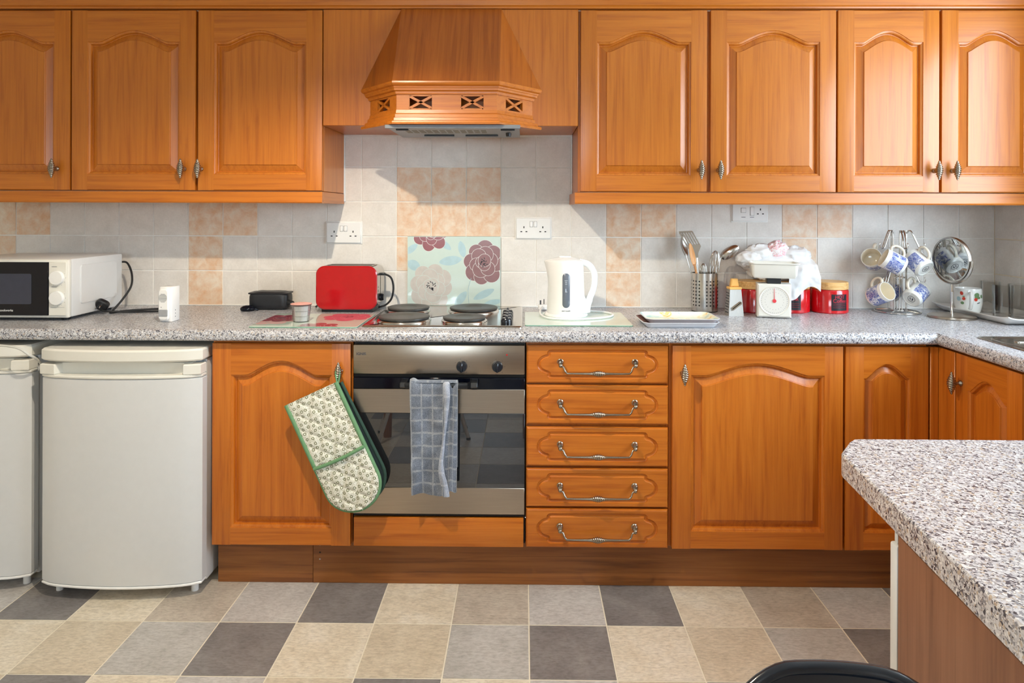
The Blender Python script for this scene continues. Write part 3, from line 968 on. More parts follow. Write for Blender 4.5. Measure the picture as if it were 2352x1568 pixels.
# ------------------------------------------------------------------ base cabinets
ZB0, ZB1 = 0.1575, 0.8645
def base_body(t, x0, x1, ox, mat=bwood_v):
    MB().box(x0 - ox, x1 - ox, BF + 0.0225 - DW, -0.002, 0.0, ZB1 - ZB0 + 0.009, 0.001).build('body', mat, t)
def base_cabinet(label, x0, x1, dx0, dx1, kx, narrow=False, rise=0.05, stile=0.066, sh=0.32):
    ox = (x0 + x1) / 2
    t = thing('base_cabinet', label, 'cabinet', (ox, DW, ZB0), 0, 'base cabinets')
    base_body(t, x0, x1, ox)
    door(t, dx0 - ox, dx1 - ox, 0.0, ZB1 - ZB0, BF - DW, bwood_v, bwood_h, stile, 0.062, 0.060, rise, (kx - ox, 0.612) if kx is not None else None, 0.021, narrow, sh)
    return t
base_cabinet('amber oak base cabinet with arched door between the fridge and the oven', -1.097, -0.6015, -1.0915, -0.605, -0.640)
base_cabinet('wide amber oak base cabinet right of the drawers', 0.5085, 1.1125, 0.518, 1.1085, 0.5535, rise=0.042, stile=0.064, sh=0.24)
base_cabinet('narrow amber oak corner cabinet door partly behind the peninsula', 1.1135, 1.4065, 1.117, 1.402, None, True, 0.050, 0.062, 0.10)

# drawer unit
dx0, dx1 = 0.0095, 0.5045; ox = (dx0 + dx1) / 2
dr = thing('drawer_unit', 'amber oak unit of five drawers right of the oven', 'drawers', (ox, DW, ZB0))
base_body(dr, dx0 - 0.001, dx1 + 0.003, ox)
def drawer_front(h, w):
    m = MB(); hw = 0.166; hh = h / 2 - 0.0225; bw = 0.204; t = 0.021
    q = [(0.0, hh), (hw * 0.5, hh), (hw - 0.006, hh), (hw - 0.001, hh - 0.001), (hw + 0.002, hh - 0.004), (hw + 0.0025, hh - 0.008), (hw + 0.003, hh - 0.012), (hw + 0.007, hh - 0.0155)]
    for i in range(1, 7):
        a = i / 6.0
        ang = (1 - a) * PI * 0.40
        q.append((hw + 0.007 + (bw - hw - 0.007) * (1 - (1 - a) ** 2.0), (hh - 0.0155) * math.sin(ang) / math.sin(PI * 0.40)))
    right = q
    poly = right + [(x, -z) for x, z in right[-2::-1]] + [(-x, -z) for x, z in right[1:]] + [(-x, z) for x, z in right[-2:0:-1]]
    poly = poly[::-1]                       # ccw
    levels = [(-0.0075, 0.0), (-0.0062, 0.0040), (-0.0030, 0.0062), (0.0010, 0.0060), (0.0032, 0.0030), (0.0050, 0.0022), (0.0066, 0.0)]
    n = len(poly)
    e = 0.0045
    rects = [(0.0, t), (0.0, 0.006), (0.002, 0.002), (e, 0.0012), (e + 0.001, 0.0)]
    R4 = lambda d: [(w / 2 - d, -h / 2 + d), (w / 2 - d, h / 2 - d), (-w / 2 + d, h / 2 - d), (-w / 2 + d, -h / 2 + d)]
    vs = []; fs = []
    for d, y in rects: vs += [(x, y, z) for x, z in R4(d)]
    for r in range(len(rects) - 1):
        for i in range(4):
            k = (i + 1) % 4; fs.append((r * 4 + i, r * 4 + k, (r + 1) * 4 + k, (r + 1) * 4 + i))
    fs.append((3, 2, 1, 0)); m.add(vs, fs)
    vs = []; fs = []
    for d, y in levels: vs += [(x, y, z) for x, z in inset(poly, d)]
    for r in range(len(levels) - 1):
        for i in range(n):
            k = (i + 1) % n; fs.append((r * n + i, r * n + k, (r + 1) * n + k, (r + 1) * n + i))
    m.add(vs, fs)
    bm = bmesh.new()
    vv = [bm.verts.new((x, 0.0, z)) for x, z in inset(poly, levels[-1][0])]
    for i in range(n): bm.edges.new((vv[i], vv[(i + 1) % n]))
    bmesh.ops.triangle_fill(bm, edges=list(bm.edges), use_beauty=True, use_dissolve=False, normal=(0, -1, 0))
    m.bm(bm)
    bm = bmesh.new()                        # flat face between the rim and the groove
    for ring in (R4(rects[-1][0]), inset(poly, levels[0][0])):
        vv = [bm.verts.new((x, 0.0, z)) for x, z in ring]
        for i in range(len(vv)): bm.edges.new((vv[i], vv[(i + 1) % len(vv)]))
    bmesh.ops.triangle_fill(bm, edges=list(bm.edges), use_beauty=True, use_dissolve=False, normal=(0, -1, 0))
    m.bm(bm)
    return m
psrc = None
for (za, zb2) in ((0.731, 0.8635), (0.5885, 0.7245), (0.4425, 0.578), (0.300, 0.4335), (0.158, 0.2935)):
    d_ = drawer_front(zb2 - za, dx1 - dx0 - 0.002).build('drawer', bwood_h, dr, 20)
    d_.location = (0, BF - DW, (za + zb2) / 2 - ZB0)
    if psrc is None: psrc = pull_mesh().build('drawer_pull', pewter, d_, 50)
    else: share(psrc, 'drawer_pull', d_)
    (psrc if False else d_.children[0]).location = (0, 0, 0.009)

# plinths
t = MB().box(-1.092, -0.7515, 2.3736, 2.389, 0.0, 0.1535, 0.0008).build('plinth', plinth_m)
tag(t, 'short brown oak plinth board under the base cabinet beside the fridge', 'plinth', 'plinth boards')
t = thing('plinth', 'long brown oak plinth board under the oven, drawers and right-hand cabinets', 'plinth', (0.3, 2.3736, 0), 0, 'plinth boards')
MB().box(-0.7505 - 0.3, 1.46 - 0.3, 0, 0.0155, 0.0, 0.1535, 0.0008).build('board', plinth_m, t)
for z in (0.135, 0.085, 0.1085):
    MB().lathe([(0.0, 0.0), (0.0032, 0.0), (0.0025, -0.0012), (0.0, -0.0014)], 10, (-0.726 - 0.3, 0, z), 'y').build('screw', chrome if z != 0.1085 else dark_gap, t)

# corner post and right-hand run
post = thing('corner_post', 'amber oak L-shaped corner post between the two cabinet runs', 'corner post', (1.42, BF, ZB0))
MB().box(1.4085 - 1.42, 1.4365 - 1.42, 0.0, 0.02, 0, ZB1 - ZB0, 0.002).build('post_face', bwood_v, post)
MB().box(1.4375 - 1.42, 1.456 - 1.42, 2.2375 - BF, 0.02, 0, ZB1 - ZB0, 0.002).build('post_face', bwood_v, post)
def side_cabinet(label, ya, yb2, dya, dyb, ky, kn=True):
    # faces -x : local x runs towards the camera (-y), local y runs towards +x
    oy = (ya + yb2) / 2
    t = thing('base_cabinet', label, 'cabinet', (1.4375 + 0.575, oy, ZB0), -PI / 2, 'base cabinets')
    # local (lx, ly) -> world (ly, -lx)
    MB().box(-(yb2 - oy), -(ya - oy), -0.575 + 0.0225, -0.002, 0, ZB1 - ZB0 + 0.009, 0.001).build('body', bwood_v, t)
    door(t, -(dyb - oy), -(dya - oy), 0, ZB1 - ZB0, -0.575, bwood_v, bwood_y, 0.060, 0.062, 0.060, 0.050, (-(ky - oy), 0.612) if kn else None, 0.021, True, 0.10)
    return t
side_cabinet('narrow amber oak cabinet facing left under the sink drainer', 1.931, 2.2365, 1.937, 2.232, 2.205)
side_cabinet('amber oak sink cabinet at the right edge, mostly hidden behind the peninsula', 1.31, 1.917, 1.32, 1.911, 1.88, False)
MB_ = MB().box(1.452, 1.468, 1.9185, 1.9295, ZB0, ZB1, 0.001)
tag(MB_.build('end_strip', white_plastic), 'thin white edge strip between the two right-hand cabinets', 'edge strip')

# ------------------------------------------------------------------ worktops
def top_profile(y_front, y_back, r=0.016, th=0.0395):
    p = [(y_back, ZT), (y_back, ZT - th)]
    for i in range(7):
        a = math.radians(-90 - 90 * i / 6); p.append((y_front + r * 0.8 + r * 0.8 * math.cos(a), ZT - th + 0.010 + 0.010 * math.sin(a)))
    for i in range(9):
        a = math.radians(180 - 90 * i / 8); p.append((y_front + r * 1.25 + r * 1.25 * math.cos(a), ZT - r * 1.25 + r * 1.25 * math.sin(a)))
    return p
m = MB(); m.prism(top_profile(DW - 0.600, DW - 0.001), -2.55, 1.4245, 'x')
m.box(1.4245, RW - 0.001, DW - 0.605, DW - 0.001, ZT - 0.0395, ZT)
tag(m.build('worktop', worktop_m, None, 30), 'long speckled grey and beige laminate worktop along the back wall', 'worktop')
m = MB(); prof = [(x - (DW - 0.6) + 1.413, z) for x, z in top_profile(DW - 0.600, DW - 0.001)]
prof = [(min(x, RW - 0.001), z) for x, z in prof]
m.prism(prof, 1.231, DW - 0.606, 'y')
tag(m.build('worktop', worktop_m, None, 30), 'short speckled worktop on the right holding the steel sink drainer', 'worktop')

# peninsula
pt = [(0.490, 0.58), (0.499, 0.64), (0.546, 1.146), (0.550, 1.158), (0.592, 1.215), (0.605, 1.2275), (0.62, 1.2295), (RW - 0.001, 1.2295), (RW - 0.001, 0.58)]
m = MB(); pt = pt[::-1]
m.prism(pt, ZT - 0.0395, ZT, 'z', 0.0025)
tag(m.build('worktop', worktop_m, None, 25), 'large speckled peninsula worktop with clipped corner in the right foreground', 'worktop')
pc = thing('peninsula_cabinet', 'plain brown wooden cabinet side under the peninsula worktop', 'cabinet', (0.53, 0.79, 0.0))
m = MB(); m.prism([(0.509 - 0.53, 0.60 - 0.79), (0.519 - 0.53, 0.60 - 0.79), (0.5575 - 0.53, 0.978 - 0.79), (0.5475 - 0.53, 0.978 - 0.79)], 0.0, ZT - 0.040, 'z', 0.0008)
m.build('end_panel', panel_m, pc)
ap = thing('dishwasher', 'white appliance under the peninsula, only its front edge showing', 'appliance', (0.87, 0.80, 0.0))
MB().box(-0.306, 0.298, -0.18, 0.178, 0.03, 0.865, 0.004).build('body', white_enamel, ap)
MB().box(-0.3235, 0.298, 0.180, 0.200, 0.06, 0.842, 0.004).build('door', white_enamel, ap)
MB().box(-0.3225, 0.298, 0.180, 0.190, 0.844, 0.872, 0.003).build('control_strip', white_enamel, ap)
for sx in (-0.27, 0.27):
    MB().lathe([(0.018, 0), (0.018, 0.029)], 12, (sx, 0.14, 0)).build('foot', black_plastic, ap)

# sink drainer
sk = thing('sink', 'stainless steel inset sink with ribbed drainer at the right edge', 'sink', (1.735, 1.79, ZT))
m = MB()
m.prism(rrect(-0.235, 0.235, -0.45, 0.45, 0.03), 0.0003, 0.003, 'z', 0.0012)
s_top = m.build('drainer_plate', steel_hob, sk, 30)
m = MB(); R_ = rrect(-0.215, 0.215, 0.02, 0.43, 0.05)
r2 = inset(R_, 0.006); r3 = inset(R_, 0.012)
n = len(R_); vs = [(x, y, 0.0031) for x, y in R_] + [(x, y, 0.0055) for x, y in r2] + [(x, y, 0.0031) for x, y in r3]
m.add(vs, [(k * n + i, k * n + (i + 1) % n, (k + 1) * n + (i + 1) % n, (k + 1) * n + i) for k in range(2) for i in range(n)])
m.build('drainer_rim', steel_hob, s_top, 60)
for i in range(7):
    MB().prism(rrect(-0.17, 0.17, 0.07 + i * 0.045, 0.09 + i * 0.045, 0.009), 0.003, 0.0055, 'z', 0.002).build('drainer_rib', steel_hob, s_top)
m = MB(); b0 = rrect(-0.19, 0.19, -0.42, -0.03, 0.05); n = len(b0); b1 = inset(b0, 0.01)
vs = [(x, y, 0.0032) for x, y in b0] + [(x, y, 0.006) for x, y in inset(b0, 0.005)] + [(x, y, 0.0034) for x, y in b1]
m.add(vs, [(k * n + i, k * n + (i + 1) % n, (k + 1) * n + (i + 1) % n, (k + 1) * n + i) for k in range(2) for i in range(n)] + [tuple(range(2 * n, 3 * n))])
m.build('bowl_rim', steel_hob, s_top, 60)

# ------------------------------------------------------------------ oven
OV = (-0.596, 0.005); ocx = (OV[0] + OV[1]) / 2; ow = (OV[1] - OV[0]) / 2
ov = thing('oven', 'built-in stainless steel single oven with a dark glass door', 'oven', (ocx, BF, ZB0))
def oz(z): return z - ZB0
MB().box(-ow - 0.003, ow + 0.002, 0.024, 0.56, oz(0.160), oz(0.872), 0.002).build('body', black_plastic, ov)
m = MB(); m.box(-ow + 0.001, ow - 0.001, -0.004, 0.0235, oz(0.7605), oz(0.863), 0.004)
cp = m.build('control_panel', steel_x, ov)
for x in (-0.043 - ocx - 0.0, 0.0):
    pass
for kx in (-0.2155, -0.0915):
    kk = MB()
    kk.lathe([(0.0195, -0.0042), (0.0195, -0.007), (0.0185, -0.009), (0.017, -0.017), (0.0, -0.018)], 28, (kx - ocx, 0, oz(0.789)), 'y')
    ko = kk.build('control_knob', navy_plastic, cp)
    MB().box(kx - ocx - 0.0042, kx - ocx + 0.0042, -0.027, -0.0175, oz(0.772), oz(0.806), 0.0025).build('knob_grip', navy_plastic, cp)
    for a in range(7):
        an = math.radians(-60 + a * 50)
        if a == 6: continue
        MB().box(kx - ocx + 0.026 * math.sin(an) - 0.0009, kx - ocx + 0.026 * math.sin(an) + 0.0009, -0.0045, -0.004, oz(0.789) + 0.026 * math.cos(an) - 0.0009, oz(0.789) + 0.026 * math.cos(an) + 0.0009).build('dial_mark', print_grey, cp)
MB().lathe([(0.0032, -0.0042), (0.003, -0.006), (0.0, -0.0062)], 12, (-0.0585 - ocx, 0, oz(0.830)), 'y').build('indicator_light', red_light, cp)
lettering('IGNIS', 0.0125, print_grey, cp, -0.567 - ocx, -0.0044, oz(0.8305), 'brand_lettering', 0.0004, 0.034)
MB().box(-ow + 0.004, ow - 0.004, 0.006, 0.0235, oz(0.7485), oz(0.760)).build('vent_gap', dark_gap, ov)
MB().box(-ow + 0.001, ow - 0.001, -0.001, 0.0235, oz(0.7085), oz(0.748), 0.002).build('door_top_trim', black_gloss, ov)
MB().box(-ow + 0.001, ow - 0.001, -0.001, 0.0235, oz(0.6245), oz(0.7083), 0.001).build('door_upper_band', steel_x, ov)
MB().box(-ow + 0.001, ow - 0.001, -0.0005, 0.0235, oz(0.3645), oz(0.6243), 0.0006).build('door_glass', oven_glass, ov)
MB().box(-ow + 0.001, ow - 0.001, -0.001, 0.0235, oz(0.2725), oz(0.3643), 0.001).build('door_lower_band', steel_x, ov)
MB().box(-ow + 0.004, ow - 0.004, 0.002, 0.0235, oz(0.266), oz(0.2723)).build('vent_gap', dark_gap, ov)
hd = MB()
hd.box(-0.408 - ocx, -0.190 - ocx, -0.052, -0.036, oz(0.722), oz(0.742), 0.005)
hnd = hd.build('door_handle', black_plastic, ov)
for s, hx in ((1, -0.402), (-1, -0.196)):
    q = MB(); q.prism([(0.0, oz(0.714)), (0.0, oz(0.744)), (-0.045, oz(0.742)), (-0.051, oz(0.728)), (-0.040, oz(0.722))], hx - ocx - s * 0.018 - 0.004, hx - ocx - s * 0.018 + 0.020, 'x', 0.002)
    q.build('handle_bracket', black_plastic, hnd)
op = MB().box(OV[0] + 0.003, OV[1] - 0.004, BF, BF + 0.02, 0.158, 0.259, 0.003)
tag(op.build('filler_panel', bwood_h), 'plain amber oak filler panel under the oven', 'panel')

# tea towel over the oven handle
tw = thing('tea_towel', 'grey-blue checked terry tea towel hanging over the oven handle', 'towel', (-0.307, BF - 0.044, 0.36))
def tz(z): return z - 0.36
W2 = 0.080
def fold(u, v):
    """front sheet: u across, v from the top down"""
    x = -W2 + u * (W2 * 1.46) + 0.010 * v * (1 - u) - 0.002
    z = 0.7485 - v * 0.386
    edge = 0.006 * math.sin(u * 7) * v
    y = -0.0135 - 0.004 * math.sin(v * 9 + u * 5) * min(1, v * 2) - 0.006 * math.sin(u * 6.0 + v * 2.2) * min(1, v * 1.6) + 0.009 * noise.noise(Vector((u * 3, v * 10 + u * 2, 1))) * min(1, v * 3)
    if v < 0.06: y += 0.012 * (1 - v / 0.06) ** 2
    bump_ = 0.010 * math.exp(-((u - 0.10) / 0.12) ** 2) * math.exp(-(v / 0.05) ** 2)
    return (x, y, tz(z) + edge * 0.5 + bump_)
def thick(m, fn, nu, nv, th=0.0035):
    m.grid(nu, nv, fn, 0, True)
    m.grid(nu, nv, lambda u, v: (fn(u, v)[0], fn(u, v)[1] + th, fn(u, v)[2]), 0, True)
    def edge_strip(pts):
        vs = []
        for p in pts: vs += [p, (p[0], p[1] + th, p[2])]
        m.add(vs, [(2 * i, 2 * i + 1, 2 * i + 3, 2 * i + 2) for i in range(len(pts) - 1)])
    edge_strip([fn(i / nu, 0) for i in range(nu + 1)]); edge_strip([fn(i / nu, 1) for i in range(nu + 1)])
    edge_strip([fn(0, i / nv) for i in range(nv + 1)]); edge_strip([fn(1, i / nv) for i in range(nv + 1)])
m = MB(); thick(m, fold, 26, 60); m.build('front_sheet', towel_m, tw, 80)
def hem(u, v):
    x = 0.033 + u * 0.022 - 0.011 * math.exp(-((v - 0.78) / 0.16) ** 2) * (1 - u * 0.2) + 0.004 * math.sin(v * 7)
    x += -0.012 * max(0, math.sin((v - 0.12) * 4.2)) * u
    z = 0.748 - v * 0.389
    y = -0.0195 - 0.005 * math.sin(u * PI) - 0.003 * math.sin(v * 11)
    if v < 0.05: y += 0.014 * (1 - v / 0.05) ** 2
    return (x, y, tz(z))
m = MB(); thick(m, hem, 8, 60); m.build('folded_hem', hem_m, tw, 80)
def back(u, v):
    x = 0.040 + u * 0.0435 - 0.004 * v
    z = 0.7475 - v * (0.375 + 0.004 * math.sin(u * 9))
    y = -0.0105 - 0.003 * math.sin(u * 8 + v * 4)
    if v < 0.05: y += 0.010 * (1 - v / 0.05) ** 2
    return (x, y, tz(z))
m = MB(); thick(m, back, 10, 50); m.build('under_fold', towel_m, tw, 80)
def rear(u, v):
    return (-W2 + 0.006 + u * 0.155, 0.012 + 0.002 * math.sin(v * 8), tz(0.7485 - v * 0.30))
m = MB(); thick(m, rear, 6, 20); 
m.grid(6, 6, lambda u, v: (-W2 + 0.006 + u * 0.155, 0.002 - 0.0125 * math.cos(v * PI), tz(0.7445) + 0.006 * math.sin(v * PI)), 0, True)
m.build('rear_sheet', towel_m, tw, 80)

# ------------------------------------------------------------------ oven glove
gx, gy = -0.640, BF - 0.033
gv = thing('oven_glove', 'quilted double oven glove with green binding hanging from a cabinet knob', 'oven glove', (gx, gy, 0.748))
def pad_outline(L, Wd, seg=18):
    r = Wd / 2; p = [(-r, 0.0), (-r, -(L - r))]
    for i in range(1, seg): 
        a = PI + PI * i / seg; p.append((r * math.cos(a), -(L - r) + r * math.sin(a) * 0.95))
    p += [(r, -(L - r)), (r, 0.0)]
    return p
LG, WG = 0.430, 0.186
def width_at(s, L, Wd):
    r = Wd / 2
    if s <= L - r: return r
    k = (s - (L - r)) / (r * 0.95); return r * math.sqrt(max(0.0, 1 - k * k))
def pad(front, L, Wd, s0, s1, puff, thick_):
    nu, nv = 44, 90
    def fn(sgn):
        def f(u, v):
            s = s0 + (s1 - s0) * v
            w = width_at(min(s, L * 0.9995), L, Wd)
            x = (2 * u - 1) * w
            # diamond quilting: stitched lines sink
            a = (x + s * 0.55) / 0.052; b = (x - s * 1.0) / 0.060
            q = min(abs(math.sin(PI * a)), abs(math.sin(PI * b)))
            e = 1 - abs(2 * u - 1) ** 8
            h_ = puff * (0.25 + 0.75 * min(1, q * 1.6)) * e
            return (x, sgn * (thick_ / 2 + h_), -s)
        return f
    m = MB(); m.grid(nu, nv, fn(-1)); m.grid(nu, nv, lambda u, v: (fn(-1)(u, v)[0], thick_ / 2, fn(-1)(u, v)[2]))
    return m
tilt = -math.radians(25)
# upper right corner hangs at the knob: local (WG/2, 0) -> origin
M0 = Matrix.Rotation(tilt, 4, 'Y') @ Matrix.Translation((-WG / 2, 0, 0))
Mf = Matrix.Translation((-0.001, -0.020, -0.004)) @ M0
m = pad(True, LG, WG, 0.0, LG, 0.0065, 0.010); fp = m.build('front_pad', mitt_m, gv, 70); fp.matrix_local = Mf
m = pad(True, LG, WG, 0.235, LG, 0.0065, 0.004); m.move(Matrix.Translation((0, -0.0105, 0))); m.build('pocket', mitt_m, fp, 70)
out = pad_outline(LG, WG)
m = MB(); m.tube([(x * 1.01, -0.004, z * 1.005) for x, z in out], 0.0078, 8); m.build('edge_binding', green_binding, fp, 60)
m = MB(); m.tube([(-WG / 2 + i * WG / 8, -0.018 - 0.004 * math.sin(PI * i / 8), -0.235 - 0.004 * math.sin(PI * i / 8)) for i in range(9)], 0.0062, 8); m.build('pocket_binding', green_binding, fp, 60)
# rear half of the glove, swung a little further right
Mr = Matrix.Translation((0.010, 0.004, -0.010)) @ Matrix.Rotation(-math.radians(26.8), 4, 'Y') @ Matrix.Translation((-WG / 2, 0, 0))
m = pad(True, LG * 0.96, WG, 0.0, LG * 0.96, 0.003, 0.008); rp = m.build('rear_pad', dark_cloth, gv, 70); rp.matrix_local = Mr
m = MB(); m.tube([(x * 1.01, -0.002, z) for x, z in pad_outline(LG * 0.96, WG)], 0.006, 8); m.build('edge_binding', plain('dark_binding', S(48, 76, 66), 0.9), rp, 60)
m = MB(); m.tube([(0.002, -0.015, -0.012), (-0.003, -0.012, 0.01), (-0.006, -0.006, 0.03), (-0.004, 0.004, 0.040), (0.003, 0.004, 0.040), (0.007, -0.004, 0.028), (0.006, -0.010, 0.0), (0.003, -0.013, -0.014)], 0.003, 8, 0, False, 4)
m.build('hanging_loop', green_binding, gv, 60)

# ------------------------------------------------------------------ fridge and freezer
def fridge(name, label, x0, x1, yf, rz, htop=0.853):
    cx = (x0 + x1) / 2; w = (x1 - x0) / 2
    t = thing(name, label, name, (cx, yf + 0.29, 0.0), rz, 'under-counter fridges')
    y0 = -0.29
    bow = lambda x, d: y0 + 0.030 * (x / w) ** 2 + d
    def slab(z0, z1, d, back, wx, bev=0.004, n=18):
        m = MB(); fr = [(-wx + 2 * wx * i / n) for i in range(n + 1)]
        poly = [(x, bow(x, d) + (0.012 if i in (0, n) else 0.003 if i in (1, n - 1) else 0)) for i, x in enumerate(fr)] + [(wx, back), (-wx, back)]
        m.prism(poly, z0, z1, 'z', bev); return m
    MB().box(-w + 0.004, w - 0.004, y0 + 0.085, 0.27, 0.03, htop - 0.045, 0.004).build('body', white_enamel, t)
    slab(htop - 0.042, htop, -0.004, 0.27, w + 0.002, 0.006).build('lid', cream_plastic, t, 30)
    slab(0.050, htop - 0.100, 0.0, y0 + 0.075, w, 0.003).build('door', white_enamel, t, 30)
    dt = slab(htop - 0.099, htop - 0.058, -0.002, y0 + 0.075, w, 0.003)
    # handle rail with a long scooped recess
    hr = slab(htop - 0.0985, htop - 0.088, -0.003, y0 + 0.07, w, 0.003).build('handle_rail', cream_plastic, t, 30)
    for s in (-1, 1):
        m = MB(); n = 5
        fr = [s * (w * 0.80 + (w - w * 0.80) * i / n) for i in range(n + 1)]
        poly = [(x, bow(x, -0.002)) for x in fr] + [(s * w, y0 + 0.07), (s * w * 0.72, y0 + 0.07)]
        if s < 0: poly = poly[::-1]
        m.prism(poly, htop - 0.088, htop - 0.052, 'z', 0.003); m.build('handle_end', cream_plastic, hr, 30)
    m = MB(); m.box(-w * 0.86, w * 0.86, y0 + 0.045, y0 + 0.075, htop - 0.090, htop - 0.050, 0.002); m.build('handle_recess', cream_plastic, hr)
    slab(0.042, 0.050, -0.003, y0 + 0.072, w, 0.002).build('door_base_trim', white_plastic, t, 30)
    MB().box(-w + 0.01, w - 0.01, y0 + 0.075, y0 + 0.0845, 0.05, htop - 0.05, 0.001).build('door_seal', plain('grey_seal', S(150, 160, 166), 0.6), t)
    for sx in (-w + 0.04, w - 0.04):
        MB().lathe([(0.012, 0), (0.012, 0.03), (0.009, 0.046)], 14, (sx, y0 + 0.075, 0.0)).build('foot', white_plastic, t)
        MB().lathe([(0.014, 0), (0.014, 0.03)], 14, (sx, 0.22, 0.0)).build('foot', black_plastic, t)
    return t
fridge('fridge', 'small white under-counter fridge beside the oak base cabinet', -1.665, -1.112, 2.245, math.radians(0.6))
fridge('freezer', 'white under-counter freezer cut off by the left edge of the picture', -2.285, -1.728, 2.285, math.radians(-0.5), 0.856)
m = MB(); m.tube([(-2.10, 2.262, 0.868), (-1.85, 2.25, 0.869), (-1.73, 2.245, 0.862), (-1.69, 2.255, 0.835), (-1.685, 2.30, 0.80), (-1.69, 2.38, 0.70)], 0.0042, 8, 0, False, 6)
tag(m.build('power_cable', plain('grey_white_cable', S(206, 204, 196), 0.5)), 'pale power cable arching over the top of the freezer', 'cable')

# ------------------------------------------------------------------ sockets
def socket_base(t, w, h):
    MB().box(-w / 2, w / 2, -0.012, -0.0024, -h / 2, h / 2, 0.0025).build('face_plate', white_plastic, t)
def pins(t, x, z):
    for dx, dz, a, b in ((0, 0.0105, 0.0021, 0.0042), (-0.011, -0.0085, 0.0038, 0.002), (0.011, -0.0085, 0.0038, 0.002)):
        MB().box(x + dx - a, x + dx + a, -0.0128, -0.0119, z + dz - b, z + dz + b).build('pin_slot', dark_gap, t)
def rocker(t, x, z, w=0.0062, h=0.0115):
    MB().box(x - w - 0.0008, x + w + 0.0008, -0.0124, -0.0119, z - h - 0.0008, z + h + 0.0008).build('rocker_gap', grey_plastic, t)
    MB().box(x - w, x + w, -0.0150, -0.0120, z - h, z + h, 0.0015).build('rocker', bright_plastic, t)
for label, cx, cz in (('white double wall socket on the tiles above the toaster', -0.784, 1.234), ('white double wall socket on the tiles above the kettle', 0.040, 1.256)):
    t = thing('double_socket', label, 'socket', (cx, DW, cz), 0, 'double wall sockets')
    socket_base(t, 0.150, 0.090)
    pins(t, -0.041, -0.006); pins(t, 0.041, -0.006); rocker(t, -0.0085, 0.0175); rocker(t, 0.0085, 0.0175)
    MB().box(-0.080, 0.080, -0.0055, -0.0023, -0.049, 0.049, 0.001).build('seal', sealant_m, t)
t = thing('cooker_switch_socket', 'white cooker switch with single socket half hidden under the right wall cabinets', 'socket', (0.974, DW, 1.333))
socket_base(t, 0.150, 0.088); pins(t, 0.045, -0.003)
rocker(t, -0.028, 0.004, 0.010, 0.010); rocker(t, 0.009, 0.000, 0.008, 0.018)
MB().box(-0.080, 0.080, -0.0055, -0.0023, -0.048, 0.048, 0.001).build('seal', sealant_m, t)
for x in (-0.028, 0.009):
    MB().box(x - 0.009, x + 0.009, -0.0122, -0.0119, -0.0265, -0.0245).build('printed_word', print_grey, t)

# ------------------------------------------------------------------ hob
hb = thing('electric_hob', 'stainless steel electric hob with four solid plates', 'hob', (-0.2925, 2.617, ZT))
m = MB()
O = rrect(-0.2875, 0.2875, -0.255, 0.255, 0.016); n = len(O)
levels = [(0.0, 0.0003), (0.0, 0.003), (0.004, 0.0065), (0.012, 0.0075), (0.020, 0.0055), (0.026, 0.005)]
vs = []; fs = []
for d, z in levels: vs += [(x, y, z) for x, y in inset(O, d)]
for k in range(len(levels) - 1):
    for i in range(n): fs.append((k * n + i, k * n + (i + 1) % n, (k + 1) * n + (i + 1) % n, (k + 1) * n + i))
fs.append(tuple(range((len(levels) - 1) * n, len(levels) * n)))
m.add(vs, fs); hp = m.build('hob_plate', steel_hob, hb, 40)
for x, y, r in ((-0.474, 2.735, 0.085), (-0.449, 2.497, 0.095), (-0.206, 2.735, 0.098), (-0.222, 2.487, 0.080)):
    lx, ly = x + 0.2925, y - 2.617
    b = MB().lathe([(r - 0.010, 0.0115), (r - 0.003, 0.013), (r, 0.0165), (r, 0.0205), (r - 0.004, 0.0225), (r - 0.010, 0.0225), (0.036, 0.0225), (0.033, 0.0212), (0.030, 0.0205), (0.0, 0.0205)], 48, (lx, ly, 0)).build('hot_plate', iron, hb, 30)
    MB().lathe([(r + 0.006, 0.005), (r + 0.005, 0.009), (r - 0.001, 0.0125), (r - 0.008, 0.013)], 48, (lx, ly, 0), cap=False).build('plate_collar', chrome, b, 60)
for i in range(4):
    y = 2.455 + i * 0.066
    lx, ly = -0.0635 + 0.2925, y - 2.617
    k_ = MB().lathe([(0.021, 0.0052), (0.021, 0.012), (0.0185, 0.020), (0.016, 0.0225), (0.0, 0.0225)], 24, (lx, ly, 0)).build('control_knob', navy_plastic, hb)
    MB().box(lx - 0.0045, lx + 0.0045, ly - 0.019, ly + 0.019, 0.022, 0.031, 0.003).build('knob_grip', navy_plastic, k_)

